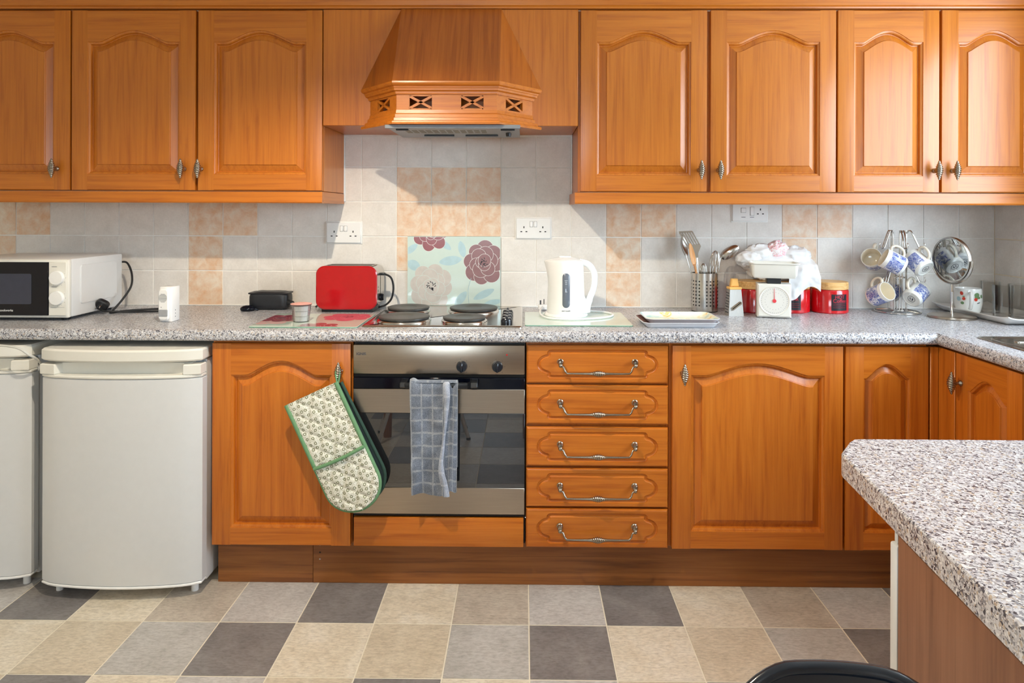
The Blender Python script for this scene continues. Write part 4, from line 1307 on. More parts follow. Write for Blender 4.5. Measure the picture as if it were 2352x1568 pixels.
# ------------------------------------------------------------------ printed glass boards
def flower_layers(cx, cz, r, petals, seed, squash=1.0):
    rnd = random.Random(seed); L = []
    for ring, (rad, sz, cnt) in enumerate(((0.62, 0.40, petals), (0.34, 0.36, petals - 2), (0.10, 0.28, 3))):
        ph = rnd.random() * 6
        for i in range(cnt):
            a = ph + 2 * PI * i / cnt + rnd.uniform(-0.1, 0.1)
            q = r * rad * rnd.uniform(0.92, 1.06); s = r * sz * rnd.uniform(0.9, 1.12)
            L.append((cx + q * math.cos(a), cz + q * math.sin(a) * squash, s, s * 0.86 * squash, a))
    return L
def print_flower(parent, M, bounds, cx, cz, r, fill, outline, seed, stamens=None, petals=7, squash=1.0, lift=0.0):
    m = MB(); h = 0.00015 + lift; x0, x1, z0, z1 = bounds
    for (px, pz, a, b, rot) in flower_layers(cx, cz, r, petals, seed, squash):
        for grow, mi in ((0.0014, 1), (0.0, 0)):
            p = clip(ellipse(px, pz, a + grow, b + grow, 22, rot), x0, x1, z0, z1)
            if len(p) > 2: m.add([M @ Vector((q[0], -h, q[1])) for q in p], [tuple(range(len(p)))], mi)
            h += 0.000012
    if stamens:
        rnd = random.Random(seed + 1)
        for i in range(16):
            a = rnd.random() * 6.28; d = rnd.uniform(0.06, 0.2) * r
            p = clip(ellipse(cx + d * math.cos(a) * 1.2, cz + d * math.sin(a) * 1.1, r * 0.055, r * 0.022, 8, a + 0.6), x0, x1, z0, z1)
            if len(p) > 2: m.add([M @ Vector((q[0], -h, q[1])) for q in p], [tuple(range(len(p)))], 2)
    return m.build('printed_flower', [fill, outline, label_black], parent)
def print_leaf(parent, M, bounds, cx, cz, a, b, rot, mat, lift=0.0001):
    p = []
    for i in range(24):
        t = 2 * PI * i / 24
        x = a * math.cos(t); z = b * math.sin(t) * (1 - 0.35 * abs(math.cos(t)) ** 3)
        p.append((cx + x * math.cos(rot) - z * math.sin(rot), cz + x * math.sin(rot) + z * math.cos(rot)))
    p = clip(p, *bounds)
    if len(p) < 3: return
    m = MB(); m.add([M @ Vector((q[0], -lift, q[1])) for q in p], [tuple(range(len(p)))]); return m.build('printed_leaf', mat, parent)

gp = thing('glass_splashback', 'upright glass panel printed with mauve peonies behind the hob', 'glass panel', (-0.304, DW - 0.0048, ZT + 0.0045))
MB().box(-0.202, 0.202, -0.0048, -0.0002, 0, 0.300, 0.0006).build('panel', print_glass, gp)
Mv = Matrix.Translation((0, -0.0048, 0)); bd = (-0.2, 0.2, 0.002, 0.298)
for (lx, lz, a, b, rot) in ((-0.185, 0.245, 0.034, 0.014, 0.7), (-0.04, 0.265, 0.035, 0.014, -0.7), (0.035, 0.245, 0.036, 0.016, 1.8), (-0.015, 0.195, 0.050, 0.020, 0.15), (-0.175, 0.175, 0.032, 0.022, -0.5), (0.03, 0.03, 0.04, 0.017, 0.9), (0.13, 0.05, 0.05, 0.016, 0.45), (0.17, 0.015, 0.04, 0.012, 0.2)):
    print_leaf(gp, Mv, bd, lx, lz, a, b, rot, leaf_blue)
m = MB(); m.tube([(0.075, -0.0053, 0.12), (0.062, -0.0053, 0.07), (0.066, -0.0053, 0.004)], 0.0012, 5, 0, False, 4); m.build('printed_stem', leaf_blue, gp)
print_flower(gp, Mv, bd, 0.128, 0.188, 0.088, mauve, print_white, 3, True, 8, 1.15)
print_flower(gp, Mv, bd, -0.098, 0.085, 0.092, pale_mauve, print_glass, 5, True, 8, 1.15)
print_flower(gp, Mv, bd, -0.098, 0.315, 0.078, old_rose, print_white, 9, False, 7)

def board(label, x0, x1, y0, y1, name='worktop_saver', mat=print_glass_warm, rz=0.0):
    cx, cy = (x0 + x1) / 2, (y0 + y1) / 2
    t = thing(name, label, 'glass board', (cx, cy, ZT), rz, 'flat glass boards')
    w, d = (x1 - x0) / 2, (y1 - y0) / 2
    m = MB(); m.prism(rrect(-w, w, -d, d, 0.008), 0.0004, 0.0048, 'z', 0.0006)
    bd_ = m.build('panel', mat, t)
    m = MB(); m.prism(rrect(-w - 0.0002, w + 0.0002, -d - 0.0002, d + 0.0002, 0.008), 0.0010, 0.0040, 'z'); m.build('green_edge', glass_edge, t)
    return t, w, d
Mh = Matrix(((1, 0, 0, 0), (0, 0, 1, 0), (0, -1, 0, 0.0048), (0, 0, 0, 1)))
t, w, d = board('flat glass board printed with pink flowers in front of the toaster', -0.975, -0.590, 2.345, 2.645)
bd = (-w + 0.003, w - 0.003, -d + 0.003, d - 0.003)
print_flower(t, Mh, bd, -0.155, -0.025, 0.085, blush, print_glass_warm, 21, False, 7)
print_flower(t, Mh, bd, -0.140, 0.03, 0.082, crimson, blush, 22, True, 7, 1.0, 0.0006)
print_flower(t, Mh, bd, 0.105, 0.07, 0.092, rose, blush, 23, True, 8)
print_flower(t, Mh, bd, 0.05, -0.145, 0.075, old_rose, blush, 24, False, 7)
board('flat plain pale-green glass board under the kettle', 0.004, 0.395, 2.405, 2.715)

# ------------------------------------------------------------------ microwave
mw = thing('microwave', 'white microwave oven with black door and two dials at the left edge', 'microwave', (-1.919, 2.6295, ZT))
X0, X1, Y0, Y1 = -0.221, 0.221, -0.170, 0.170
MB().box(X0, X1, Y0 + 0.022, Y1, 0.012, 0.232, 0.008).build('body', white_enamel, mw)
m = MB(); m.box(X0 + 0.002, X1, Y0 + 0.004, Y0 + 0.0215, 0.012, 0.230, 0.005); fr_ = m.build('front_frame', cream_plastic, mw)
MB().box(X0 + 0.002, 0.150, Y0 - 0.004, Y0 + 0.0035, 0.022, 0.220, 0.001).build('door', black_gloss, mw)
MB().prism(rrect(X0 + 0.04, 0.0885, 0.064, 0.177, 0.006), Y0 - 0.0048, Y0 - 0.0041, 'y').build('door_window', plain('smoked_window', S(46, 52, 70), 0.05), mw)
lettering('cookworks', 0.0115, print_white, mw, -0.0045, Y0 - 0.0052, 0.0405, 'brand_lettering', 0.0002, 0.050)
MB().box(0.1515, 0.217, Y0 - 0.002, Y0 + 0.0035, 0.022, 0.220, 0.001).build('control_panel', cream_plastic, mw)
for z in (0.162, 0.087):
    k_ = MB().lathe([(0.026, -0.0022), (0.026, -0.012), (0.0245, -0.014), (0.0, -0.0145)], 32, (0.1845, Y0, z), 'y').build('dial', white_plastic, mw)
    for a in range(9):
        an = math.radians(-120 + a * 30)
        MB().box(0.1845 + 0.0305 * math.sin(an) - 0.0008, 0.1845 + 0.0305 * math.sin(an) + 0.0008, Y0 - 0.0026, Y0 - 0.002, z - 0.0305 * math.cos(an) - 0.0008, z - 0.0305 * math.cos(an) + 0.0008).build('dial_mark', grey_plastic, k_)
for z in (0.2025, 0.1275):
    MB().box(0.163, 0.182, Y0 - 0.0026, Y0 - 0.002, z, z + 0.002).build('printed_word', grey_plastic, mw)
MB().box(0.158, 0.211, Y0 - 0.0026, Y0 - 0.002, 0.052, 0.0527).build('panel_line', grey_plastic, mw)
m = MB(); m.prism(rrect(-0.10, 0.125, 0.055, 0.205, 0.012), X1 - 0.001, X1 + 0.003, 'x', 0.003); m.build('side_embossing', white_enamel, mw, 30)
for sx in (X0 + 0.04, X1 - 0.04):
    for sy in (Y0 + 0.05, Y1 - 0.04): MB().lathe([(0.014, 0), (0.016, 0.0125)], 12, (sx, sy, 0)).build('foot', black_plastic, mw)
m = MB(); m.tube([(X1 - 0.01, Y1 + 0.006, 0.195), (X1 + 0.012, Y1 + 0.012, 0.190), (X1 + 0.05, Y1 - 0.02, 0.15), (X1 + 0.066, Y1 - 0.05, 0.10), (X1 + 0.055, Y1 - 0.09, 0.05), (X1 + 0.04, Y1 - 0.13, 0.010), (X1 + 0.052, Y1 - 0.16, 0.0055),
                  (X1 + 0.085, Y1 - 0.11, 0.006), (X1 + 0.16, Y1 - 0.06, 0.0055), (X1 + 0.23, Y1 - 0.05, 0.0055), (X1 + 0.26, Y1 - 0.085, 0.0055), (X1 + 0.22, Y1 - 0.115, 0.0055), (X1 + 0.12, Y1 - 0.135, 0.0055), (X1 + 0.045, Y1 - 0.165, 0.011), (X1 + 0.018, Y1 - 0.168, 0.016)], 0.0042, 8, 0, False, 7)
m.build('power_cord', rubber, mw, 60)
pg = MB(); pg.prism(rrect(-0.024, 0.024, -0.022, 0.024, 0.016), -0.011, 0.011, 'y', 0.004)
po_ = pg.build('plug', black_plastic, mw); po_.location = (X1 + 0.018, Y1 - 0.165, 0.036); po_.rotation_euler = (0.5, 0.5, 0.35)
MB().box(-0.002, 0.002, -0.028, -0.0105, 0.004, 0.012, 0.0005).build('plug_pin', chrome, po_)
MB().box(-0.013, -0.009, -0.028, -0.0105, -0.012, -0.009, 0.0005).build('plug_pin', chrome, po_)

# ------------------------------------------------------------------ motion alarm
al = thing('motion_alarm', 'small white motion sensor alarm on the worktop right of the microwave', 'alarm', (-1.3285, 2.480, ZT), math.radians(-4))
MB().box(-0.024, 0.024, -0.022, 0.030, 0.0, 0.131, 0.004).build('body', bright_plastic, al)
m = MB(); m.prism(rrect(-0.0235, 0.0185, 0.006, 0.124, 0.014), -0.034, -0.021, 'y', 0.005); m.build('front_cover', bright_plastic, al, 30)
for i in range(9):
    hw_ = 0.016 * math.sqrt(max(0.02, 1 - ((i - 4) / 4.6) ** 2))
    MB().box(-0.0035 - hw_, -0.0035 + hw_, -0.0345, -0.0338, 0.075 + i * 0.0036, 0.0765 + i * 0.0036).build('speaker_slot', grey_plastic, al)
MB().prism(rrect(-0.019, 0.015, 0.022, 0.047, 0.003), -0.036, -0.033, 'y', 0.002).build('sensor_window', plain('sensor_grey', S(160, 162, 166), 0.25), al)
MB().lathe([(0.0016, -0.0342), (0.0, -0.0347)], 8, (-0.010, 0, 0.056), 'y').build('indicator', black_plastic, al)
for z in (0.018, 0.030, 0.042):
    MB().lathe([(0.002, 0.0238), (0.0018, 0.0248), (0.0, 0.025)], 10, (0, 0.0, z), 'x').build('side_button', grey_plastic, al)

# ------------------------------------------------------------------ black pouch
ps = thing('black_case', 'soft black zipped case against the tiles left of the toaster', 'case', (-1.066, 2.795, ZT))
def puffbox(w, d, h, amp=0.004, n=10, seed=0, p=5.0):
    m = MB(); nu, nv = 40, 22
    def f(u, v):
        a = 2 * PI * u; b = -PI / 2 + PI * v
        def sg(c, e): return math.copysign(abs(c) ** e, c)
        e = 2 / p
        x = w * sg(math.cos(b), e) * sg(math.cos(a), e); y = d * sg(math.cos(b), e) * sg(math.sin(a), e); z = h * sg(math.sin(b), e)
        k = noise.noise(Vector((x * 22 + seed, y * 22, z * 22))) * amp
        return (x * (1 + k / w * 0.5), y + k, z + k * 0.6 + h)
    m.grid(nu, nv, f); return m
puffbox(0.083, 0.040, 0.0385, 0.004, seed=3).build('body', black_leather, ps, 70)
m = MB(); m.prism(rrect(-0.084, 0.084, -0.041, 0.041, 0.012), 0.066, 0.072, 'z', 0.002); m.build('lid_seam', black_leather, ps)
m = MB(); m.tube([(0.080, -0.020, 0.030), (0.098, -0.030, 0.030), (0.118, -0.035, 0.022)], [0.012, 0.010, 0.006], 10, 0, False, 4); m.build('strap', black_leather, ps, 70)
bl = thing('folded_sunglasses', 'small glossy black folded item in front of the black case', 'sunglasses', (-1.140, 2.735, ZT))
m = MB(); m.sphere((0, 0, 0.009), 0.03, 22, 12, (1.0, 0.75, 0.52)); 
m.v = [(x, y, max(0.0, z)) for x, y, z in m.v]; m.build('shell', black_gloss, bl, 60)
m = MB(); m.tube([(0.012, -0.012, 0.012), (0.030, -0.008, 0.010), (0.042, 0.004, 0.005)], 0.004, 8, 0, False, 4); m.build('arm', black_gloss, bl, 60)

# ------------------------------------------------------------------ tub of paper cases
tb = thing('cupcake_case_tub', 'clear tub of white fluted paper cases standing on the pink printed board', 'tub', (-0.826, 2.462, ZT + 0.0049))
def fluted(r0, r1, z0, z1, n, amp):
    m = MB(); vs = []; fs = []
    for k, (r, z) in enumerate(((r0 * 0.9, z0), (r0, z0), (r1, z1), (r1 * 0.96, z1))):
        for i in range(n):
            a = 2 * PI * i / n; rr = r * (1 + (amp if i % 2 else -amp)); vs.append((rr * math.cos(a), rr * math.sin(a), z))
    for k in range(3):
        for i in range(n): fs.append((k * n + i, k * n + (i + 1) % n, (k + 1) * n + (i + 1) % n, (k + 1) * n + i))
    fs.append(tuple(range(n))[::-1]); fs.append(tuple(range(3 * n, 4 * n)))
    m.add(vs, fs); return m
for k in range(3):
    fluted(0.0272 + k * 0.0018, 0.0297 + k * 0.0018, 0.002 + k * 0.019, 0.020 + k * 0.019, 56, 0.018).build('paper_case', paper_white, tb, 20)
MB().lathe([(0.0, 0.0), (0.0285, 0.0), (0.0355, 0.060), (0.0385, 0.061), (0.0385, 0.064), (0.0362, 0.064), (0.0350, 0.060), (0.0279, 0.001), (0.0, 0.001)], 40).build('cup', clear_plastic, tb, 50)
MB().lathe([(0.0, 0.0662), (0.030, 0.0655), (0.0385, 0.0642), (0.0388, 0.0652), (0.030, 0.0672), (0.0, 0.0682)], 40).build('lid', pink_paper, tb, 50)

# ------------------------------------------------------------------ toaster
ts = thing('toaster', 'red and steel two-slice toaster on the worktop left of the hob', 'toaster', (-0.7225, 2.782, ZT))
D0, D1 = -0.078, 0.078
m = MB(); m.prism(rrect(-0.1225, 0.1225, 0.0145, 0.1875, 0.036, 8), D0 + 0.0085, D1, 'y', 0.006); m.build('body', steel_z, ts, 30)
for s, y0, y1 in ((1, D0 - 0.004, D0 + 0.008),):
    m = MB(); m.prism(rrect(-0.125, 0.125, 0.012, 0.190, 0.036, 8), y0, y1, 'y', 0.004); m.build('side_panel', red_enamel, ts, 30)
for y in (-0.028, 0.024):
    MB().box(-0.092, 0.092, y - 0.014, y + 0.014, 0.1872, 0.1886, 0.0005).build('slot', dark_gap, ts)
MB().box(-0.100, 0.100, -0.052, 0.048, 0.1874, 0.1882).build('slot_plate', steel_x, ts)
MB().box(-0.105, 0.105, D0 + 0.01, D1 - 0.01, 0.0, 0.017, 0.002).build('base', black_plastic, ts)
m = MB(); m.box(0.122, 0.142, -0.014, 0.006, 0.146, 0.157, 0.003); m.build('lever', black_plastic, ts)
MB().box(0.122, 0.1232, -0.006, -0.002, 0.05, 0.15).build('lever_slot', dark_gap, ts)
MB().lathe([(0.016, 0.1224), (0.015, 0.131), (0.012, 0.137), (0.0, 0.138)], 22, (0, -0.004, 0.055), 'x').build('browning_dial', black_gloss, ts)
for z in (0.03, 0.085, 0.10): MB().lathe([(0.0045, 0.1224), (0.004, 0.125), (0.0, 0.1255)], 12, (0, -0.036, z), 'x').build('button', chrome, ts)
m = MB(); m.tube([(0.139, -0.004, 0.1515), (0.165, 0.004, 0.135), (0.175, 0.006, 0.095), (0.168, 0.006, 0.05), (0.145, 0.008, 0.022), (0.112, 0.01, 0.010)], 0.0042, 8, 0, False, 6); m.build('power_cord', rubber, ts, 60)
m = MB(); m.tube([(-0.118, 0.05, 0.045), (-0.135, 0.055, 0.028), (-0.165, 0.045, 0.0045)], 0.004, 8, 0, False, 5); m.build('cord_tail', rubber, ts, 60)

# ------------------------------------------------------------------ kettle
kt = thing('kettle', 'white plastic cordless jug kettle with grey water gauge', 'kettle', (0.166, 2.630, ZT + 0.0049))
MB().lathe([(0.0, 0.0), (0.083, 0.0), (0.086, 0.004), (0.084, 0.010), (0.078, 0.014), (0.0, 0.014)], 48).build('power_base', bright_plastic, kt, 40)
def kbody(u, v):
    a = 2 * PI * u; z = 0.0145 + v * 0.200
    r = 0.0755 - 0.008 * v
    c, s = math.cos(a), math.sin(a)
    x = r * c; y = r * s
    if v > 0.55:                                   # spout on the left
        k = ((v - 0.55) / 0.45) ** 1.6
        if c < 0: x -= 0.020 * k * max(0, -c) ** 5
    if v < 0.30 and c > 0: x += 0.022 * (1 - v / 0.30) ** 0.7 * max(0, c) ** 6   # foot of the handle
    return (x, y, z)
m = MB(); m.grid(64, 24, kbody)
m.add([kbody(i / 64, 0) for i in range(64)], [tuple(range(64))]); 
kb = m.build('body', bright_plastic, kt, 50)
def klid(u, v):
    a = 2 * PI * u; p = kbody(u, 1.0); k = 1 - v
    return (p[0] * k, p[1] * k, p[2] + 0.014 * math.sin(v * PI / 2) + 0.003 * (v > 0.05))
m = MB(); m.grid(64, 10, klid); m.build('lid', bright_plastic, kt, 50)
m = MB(); m.prism(rrect(-0.030, 0.020, -0.013, 0.013, 0.010), 0.2295, 0.2345, 'z', 0.002); m.build('lid_tab', bright_plastic, kt)
m = MB(); m.tube([(0.052, 0, 0.212), (0.085, 0, 0.203), (0.108, 0, 0.175), (0.113, 0, 0.140), (0.108, 0, 0.105), (0.096, 0, 0.075), (0.085, 0, 0.045), (0.080, 0, 0.022)], [0.013, 0.0135, 0.0125, 0.012, 0.012, 0.013, 0.015, 0.016], 14, 0, False, 5)
m.v = [(x, y * 1.15, z) for x, y, z in m.v]; m.build('handle', bright_plastic, kt, 60)
ga = math.radians(-93)
m = MB(); gz0, gz1 = 0.040, 0.172
pl2 = rrect(-0.0145, 0.0145, gz0, gz1, 0.0144, 10)
def onb(x, z, lift):
    v = (z - 0.0145) / 0.2; r = 0.0755 - 0.008 * v + lift; a = ga + x / r
    return (r * math.cos(a), r * math.sin(a), z)
n = len(pl2); inn = inset(pl2, 0.0016)
m.add([onb(x, z, 0.0002) for x, z in pl2] + [onb(x, z, 0.0022) for x, z in inn], [(i, (i + 1) % n, n + (i + 1) % n, n + i) for i in range(n)] + [tuple(range(n, 2 * n))])
m.build('water_gauge', gauge_m, kt, 60)
for z, wd in ((0.143, 0.012), (0.137, 0.008), (0.130, 0.008), (0.100, 0.008)):
    m = MB(); m.add([onb(-wd / 2, z, 0.0026), onb(wd / 2, z, 0.0026), onb(wd / 2, z + 0.002, 0.0026), onb(-wd / 2, z + 0.002, 0.0026)], [(0, 1, 2, 3)]); m.build('gauge_mark', print_light, kt)
vs, fs = text_verts('paul cassells', 0.0075, 0.0001)
m = MB(); m.add([onb(v.x * 0.9, 0.0285 + v.y, 0.0006) for v in vs], fs); m.build('brand_lettering', print_grey, kt)
m = MB(); m.tube([(0.06, 0.06, 0.006), (0.10, 0.085, 0.006), (0.165, 0.055, 0.0045), (0.185, 0.0, 0.0045), (0.160, -0.060, 0.0045), (0.09, -0.105, 0.0045), (0.0, -0.120, 0.0045), (-0.07, -0.095, 0.0045), (-0.098, -0.03, 0.006), (-0.100, 0.06, 0.010), (-0.088, 0.15, 0.012)], 0.0040, 8, 0, False, 7); m.build('power_cord', bright_plastic, kt, 60)
pq = MB(); pq.prism(rrect(-0.022, 0.022, -0.018, 0.018, 0.010), 0.0, 0.022, 'z', 0.004); q_ = pq.build('plug', bright_plastic, kt); q_.location = (-0.085, 0.175, -0.004)
MB().box(-0.014, -0.008, -0.004, -0.0, 0.0225, 0.040, 0.0005).build('plug_pin', black_plastic, q_)
MB().box(0.002, 0.0055, 0.004, 0.008, 0.0225, 0.044, 0.0005).build('plug_pin', black_plastic, q_)

# ------------------------------------------------------------------ trays
def tray(label, cx, cy, z, w, d, mat_in, mat_out, rz, group):
    t = thing('serving_tray', label, 'tray', (cx, cy, z), rz, group)
    lv = [(0.030, 0.0004, 0), (0.020, 0.0004, 0), (0.010, 0.010, 0), (0.004, 0.0175, 0), (0.0, 0.019, 0), (0.0, 0.0205, 0), (0.004, 0.0205, 1), (0.013, 0.011, 1), (0.024, 0.0028, 1), (0.030, 0.0028, 1)]
    O = rrect(-w, w, -d, d, 0.032, 8); n = len(O); m = MB(); vs = []
    for dd, zz, mi in lv: vs += [(x, y, zz) for x, y in inset(O, dd)]
    o = m.add(vs, [])
    for k in range(len(lv) - 1):
        m.f += [(k * n + i, k * n + (i + 1) % n, (k + 1) * n + (i + 1) % n, (k + 1) * n + i) for i in range(n)]; m.mi += [lv[k + 1][2] if lv[k][2] == 1 else 0] * n
    m.f.append(tuple(range(n))[::-1]); m.mi.append(0); m.f.append(tuple(range((len(lv) - 1) * n, len(lv) * n))); m.mi.append(1)
    m.build('tray_shell', [mat_out, mat_in], t, 40); return t
def tray_print():
    t = NT('printed_melamine')
    f = t.noise(t.pos((1, 1, 1)), 16, 3, 0.6, 1.0)
    t.l(t.ramp(f, [(0.3, S(150, 190, 200)), (0.42, S(226, 232, 214)), (0.55, S(240, 240, 220)), (0.66, S(238, 196, 110)), (0.74, S(234, 234, 222))]), t.b.inputs['Base Color'])
    t.b.inputs['Roughness'].default_value = 0.25
    return t.m
def tray_print2():
    t = NT('brown_printed_melamine')
    f = t.noise(t.pos((1, 1, 1)), 22, 4, 0.6, 0.6)
    t.l(t.ramp(f, [(0.35, S(96, 66, 60)), (0.6, S(170, 130, 128))]), t.b.inputs['Base Color'])
    t.b.inputs['Roughness'].default_value = 0.25
    return t.m
tray_white = plain('tray_white', S(222, 224, 230), 0.25, noise_amt=0.01)
tray('lower melamine tray of the pair, brown printed inside', 0.562, 2.466, ZT, 0.139, 0.098, tray_print2(), tray_white, math.radians(1.5), 'pair of stacked trays')
tray('upper melamine tray of the pair, pale yellow and blue printed inside', 0.572, 2.470, ZT + 0.0118, 0.134, 0.092, tray_print(), tray_white, math.radians(0.5), 'pair of stacked trays')
# round black and white mat behind the trays
tv = thing('round_trivet', 'round black and white patterned mat lying behind the trays', 'mat', (0.604, 2.705, ZT))
MB().lathe([(0.0, 0.0003), (0.054, 0.0003), (0.055, 0.002), (0.054, 0.0035), (0.0, 0.0035)], 40).build('disc', print_white, tv)
for (x, y, a, b, r) in ((-0.028, 0.006, 0.016, 0.030, 0.3), (0.034, -0.006, 0.010, 0.030, -0.2), (-0.008, 0.030, 0.012, 0.012, 0.6), (-0.006, -0.024, 0.014, 0.014, 0)):
    m = MB(); e_ = ellipse(x, y, a, b, 20, r); m.prism(e_, 0.0034, 0.0038, 'z'); m.build('printed_patch', label_black, tv)
    m = MB(); m.prism(ellipse(x, y, a * 0.35, b * 0.35, 16, r), 0.0038, 0.0041, 'z'); m.build('printed_spot', print_white, tv)

# ------------------------------------------------------------------ utensil holder and utensils
UX, UY = 0.757, 2.800
uh = thing('utensil_holder', 'perforated steel cylinder holding kitchen utensils', 'utensil holder', (UX, UY, ZT))
MB().lathe([(0.0, 0.004), (0.0535, 0.004), (0.0535, 0.160), (0.0515, 0.160), (0.0515, 0.006), (0.0, 0.006)], 56).build('cylinder', steel_z, uh, 40)
MB().lathe([(0.0525, 0.0), (0.0535, 0.0038), (0.0, 0.0038)], 56).build('base_ring', black_plastic, uh)
hole_src = None
for k in range(8):
    for i in range(22):
        if i % 4 == 3: continue
        a = 2 * PI * i / 22 + 0.05
        z = 0.028 + k * 0.0142
        if hole_src is None:
            m = MB(); m.lathe([(0.0033, 0.0), (0.0033, 0.0012), (0.0, 0.0013)], 10, (0.0528, 0, 0), 'x'); hole_src = m.build('hole', dark_gap, uh)
            hole_src.location = (0, 0, z); hole_src.rotation_euler = (0, 0, a)
        else: share(hole_src, 'hole', uh, (0, 0, z), (0, 0, a))
def sheet(outline, th, M, holes=()):
    m = MB(); m.prism(outline, -th / 2, th / 2, 'y', min(0.0005, th / 3)); m.move(M); return m
sp = thing('slotted_spatula', 'steel slotted fish slice leaning left in the utensil holder', 'spatula', (UX - 0.012, UY - 0.008, ZT + 0.008))
# built in a local frame along z, then tilted left and turned
Ms = Matrix.Rotation(math.radians(-5), 4, 'Y') @ Matrix.Rotation(math.radians(-8), 4, 'X')
m = MB(); m.tube([(0, 0, 0.0), (0, 0, 0.17), (0, -0.002, 0.215)], [0.005, 0.005, 0.008], 10); m.v = [(x, y * 0.5, z) for x, y, z in m.v]; m.move(Ms); m.build('handle', steel_z, sp)
def shear(pts): return [(x - max(0, z - 0.245) * 0.42, z) for x, z in pts]
neck = [(-0.008, 0.205), (0.008, 0.205), (0.012, 0.235), (0.034, 0.262), (0.035, 0.272), (-0.025, 0.272), (-0.022, 0.255), (-0.012, 0.235)]
m = sheet(shear(neck), 0.0018, Ms); m.build('neck', steel_z, sp)
for i in range(6):
    x0 = -0.025 + i * 0.0106; 
    bar = [(x0, 0.272), (x0 + 0.0062, 0.272), (x0 + 0.0062, 0.325), (x0, 0.325)]
    sheet(shear(bar), 0.0018, Ms).build('blade_bar', steel_z, sp)
tip = [(-0.025, 0.325), (0.035, 0.325), (0.033, 0.331), (-0.022, 0.333)]
sheet(shear(tip), 0.0018, Ms).build('blade_tip', steel_z, sp)
def spoon(name, label, base, tiltx, tilty, L, bw, bl, depth, mat, rz=0.0, hr=0.0042, bend=0.0):
    t = thing(name, label, 'spoon', base)
    M = Matrix.Rotation(tilty, 4, 'Y') @ Matrix.Rotation(tiltx, 4, 'X') @ Matrix.Rotation(rz, 4, 'Z')
    m = MB(); m.tube([(0, 0, 0), (0, 0, L * 0.5), (0, 0, L + 0.01)], [hr, hr, hr * 0.8], 10); m.v = [(x, y * 0.55, z) for x, y, z in m.v]; m.move(M); m.build('handle', mat, t, 60)
    m = MB(); nu, nv = 14, 20
    def f(u, v, o=0.0):
        s = -1 + 2 * v; ww = bw * math.sqrt(max(0, 1 - s * s)) * (1 - 0.12 * s)
        x = (2 * u - 1) * ww
        y = depth * (1 - (2 * u - 1) ** 2) * (1 - s * s) + o
        return (x, y, L + bl * (1 + s))
    m.grid(nu, nv, f); m.grid(nu, nv, lambda u, v: (f(u, v)[0] * 0.97, f(u, v)[1] + 0.0014, f(u, v)[2])); m.move(M @ Matrix.Translation((0, 0, L)) @ Matrix.Rotation(bend, 4, 'Y') @ Matrix.Translation((0, 0, -L))); m.build('bowl', mat, t, 70)
    return t
spoon('serving_spoon', 'steel serving spoon at the far left of the utensil holder, behind the fish slice', (UX - 0.010, UY + 0.016, ZT + 0.008), math.radians(-4), math.radians(-15), 0.225, 0.027, 0.050, 0.014, steel_z, math.radians(55), 0.0042, math.radians(16))
spoon('wooden_spoon', 'wooden spoon between the two steel tools in the utensil holder', (UX - 0.006, UY - 0.022, ZT + 0.008), math.radians(2), math.radians(-13), 0.185, 0.0125, 0.05, 0.004, beech, math.radians(20), 0.006)
spoon('serving_spoon', 'large steel spoon leaning right in the utensil holder', (UX + 0.006, UY + 0.012, ZT + 0.008), math.radians(0), math.radians(17), 0.222, 0.022, 0.044, -0.014, steel_z, math.radians(-25), 0.0042, math.radians(38))
def whisk(label, base, tilty, L, R, H, loops):
    t = thing('whisk', label, 'whisk', base)
    M = Matrix.Rotation(tilty, 4, 'Y')
    m = MB(); m.tube([(0, 0, 0), (0, 0, L)], 0.0055, 12); m.move(M); m.build('handle', steel_z, t)
    for k in range(loops):
        a = PI * k / loops + 0.2
        pts = []
        for i in range(25):
            s = i / 24 * 2 - 1
            r = R * math.sin(PI * (1 - abs(s)) ** 0.8 * 0.5) if False else R * math.cos(PI / 2 * abs(s) ** 1.6) if False else 0
            pts.append(None)
        pts = []
        for i in range(29):
            q = i / 28.0 * PI
            r = -R * math.cos(q) * (math.sin(q) ** 0.35 if 0 < q < PI else 0)
            z = L + H * math.sin(q) ** 0.9
            if i in (0, 28): r = math.copysign(0.003, -math.cos(q)); z = L - 0.01
            pts.append((r * math.cos(a), r * math.sin(a), z))
        m = MB(); m.tube(pts, 0.0012, 6); m.move(M); m.build('wire_loop', chrome, t, 60)
    return t
whisk('small wire whisk low in the middle of the utensil holder', (UX - 0.008, UY - 0.012, ZT + 0.008), math.radians(0), 0.100, 0.023, 0.092, 6)
whisk('larger wire whisk standing taller on the right of the utensil holder', (UX + 0.020, UY - 0.004, ZT + 0.008), math.radians(6), 0.110, 0.030, 0.136, 5)

# ------------------------------------------------------------------ grater
gt = thing('box_grater', 'steel box grater with orange plastic top between the utensils and the scale', 'grater', (0.846, 2.690, ZT), math.radians(2))
m = MB(); b0 = [(-0.030, -0.027), (0.030, -0.027), (0.030, 0.027), (-0.030, 0.027)]; b1 = [(-0.0225, -0.018), (0.0225, -0.018), (0.0225, 0.018), (-0.0225, 0.018)]
m.add([(x, y, 0.0) for x, y in b0] + [(x, y, 0.106) for x, y in b1], [(0, 1, 5, 4), (1, 2, 6, 5), (2, 3, 7, 6), (3, 0, 4, 7), (4, 5, 6, 7)]); gb = m.build('body', steel_matt, gt)
MB().box(-0.025, 0.025, -0.0205, 0.0205, 0.1045, 0.115, 0.002).build('collar', orange_plastic, gt)
m = MB(); m.prism([(-0.017, 0.1155), (0.017, 0.1155), (0.012, 0.147), (-0.012, 0.147)], -0.011, 0.011, 'y', 0.003); m.build('grip', orange_plastic, gt)
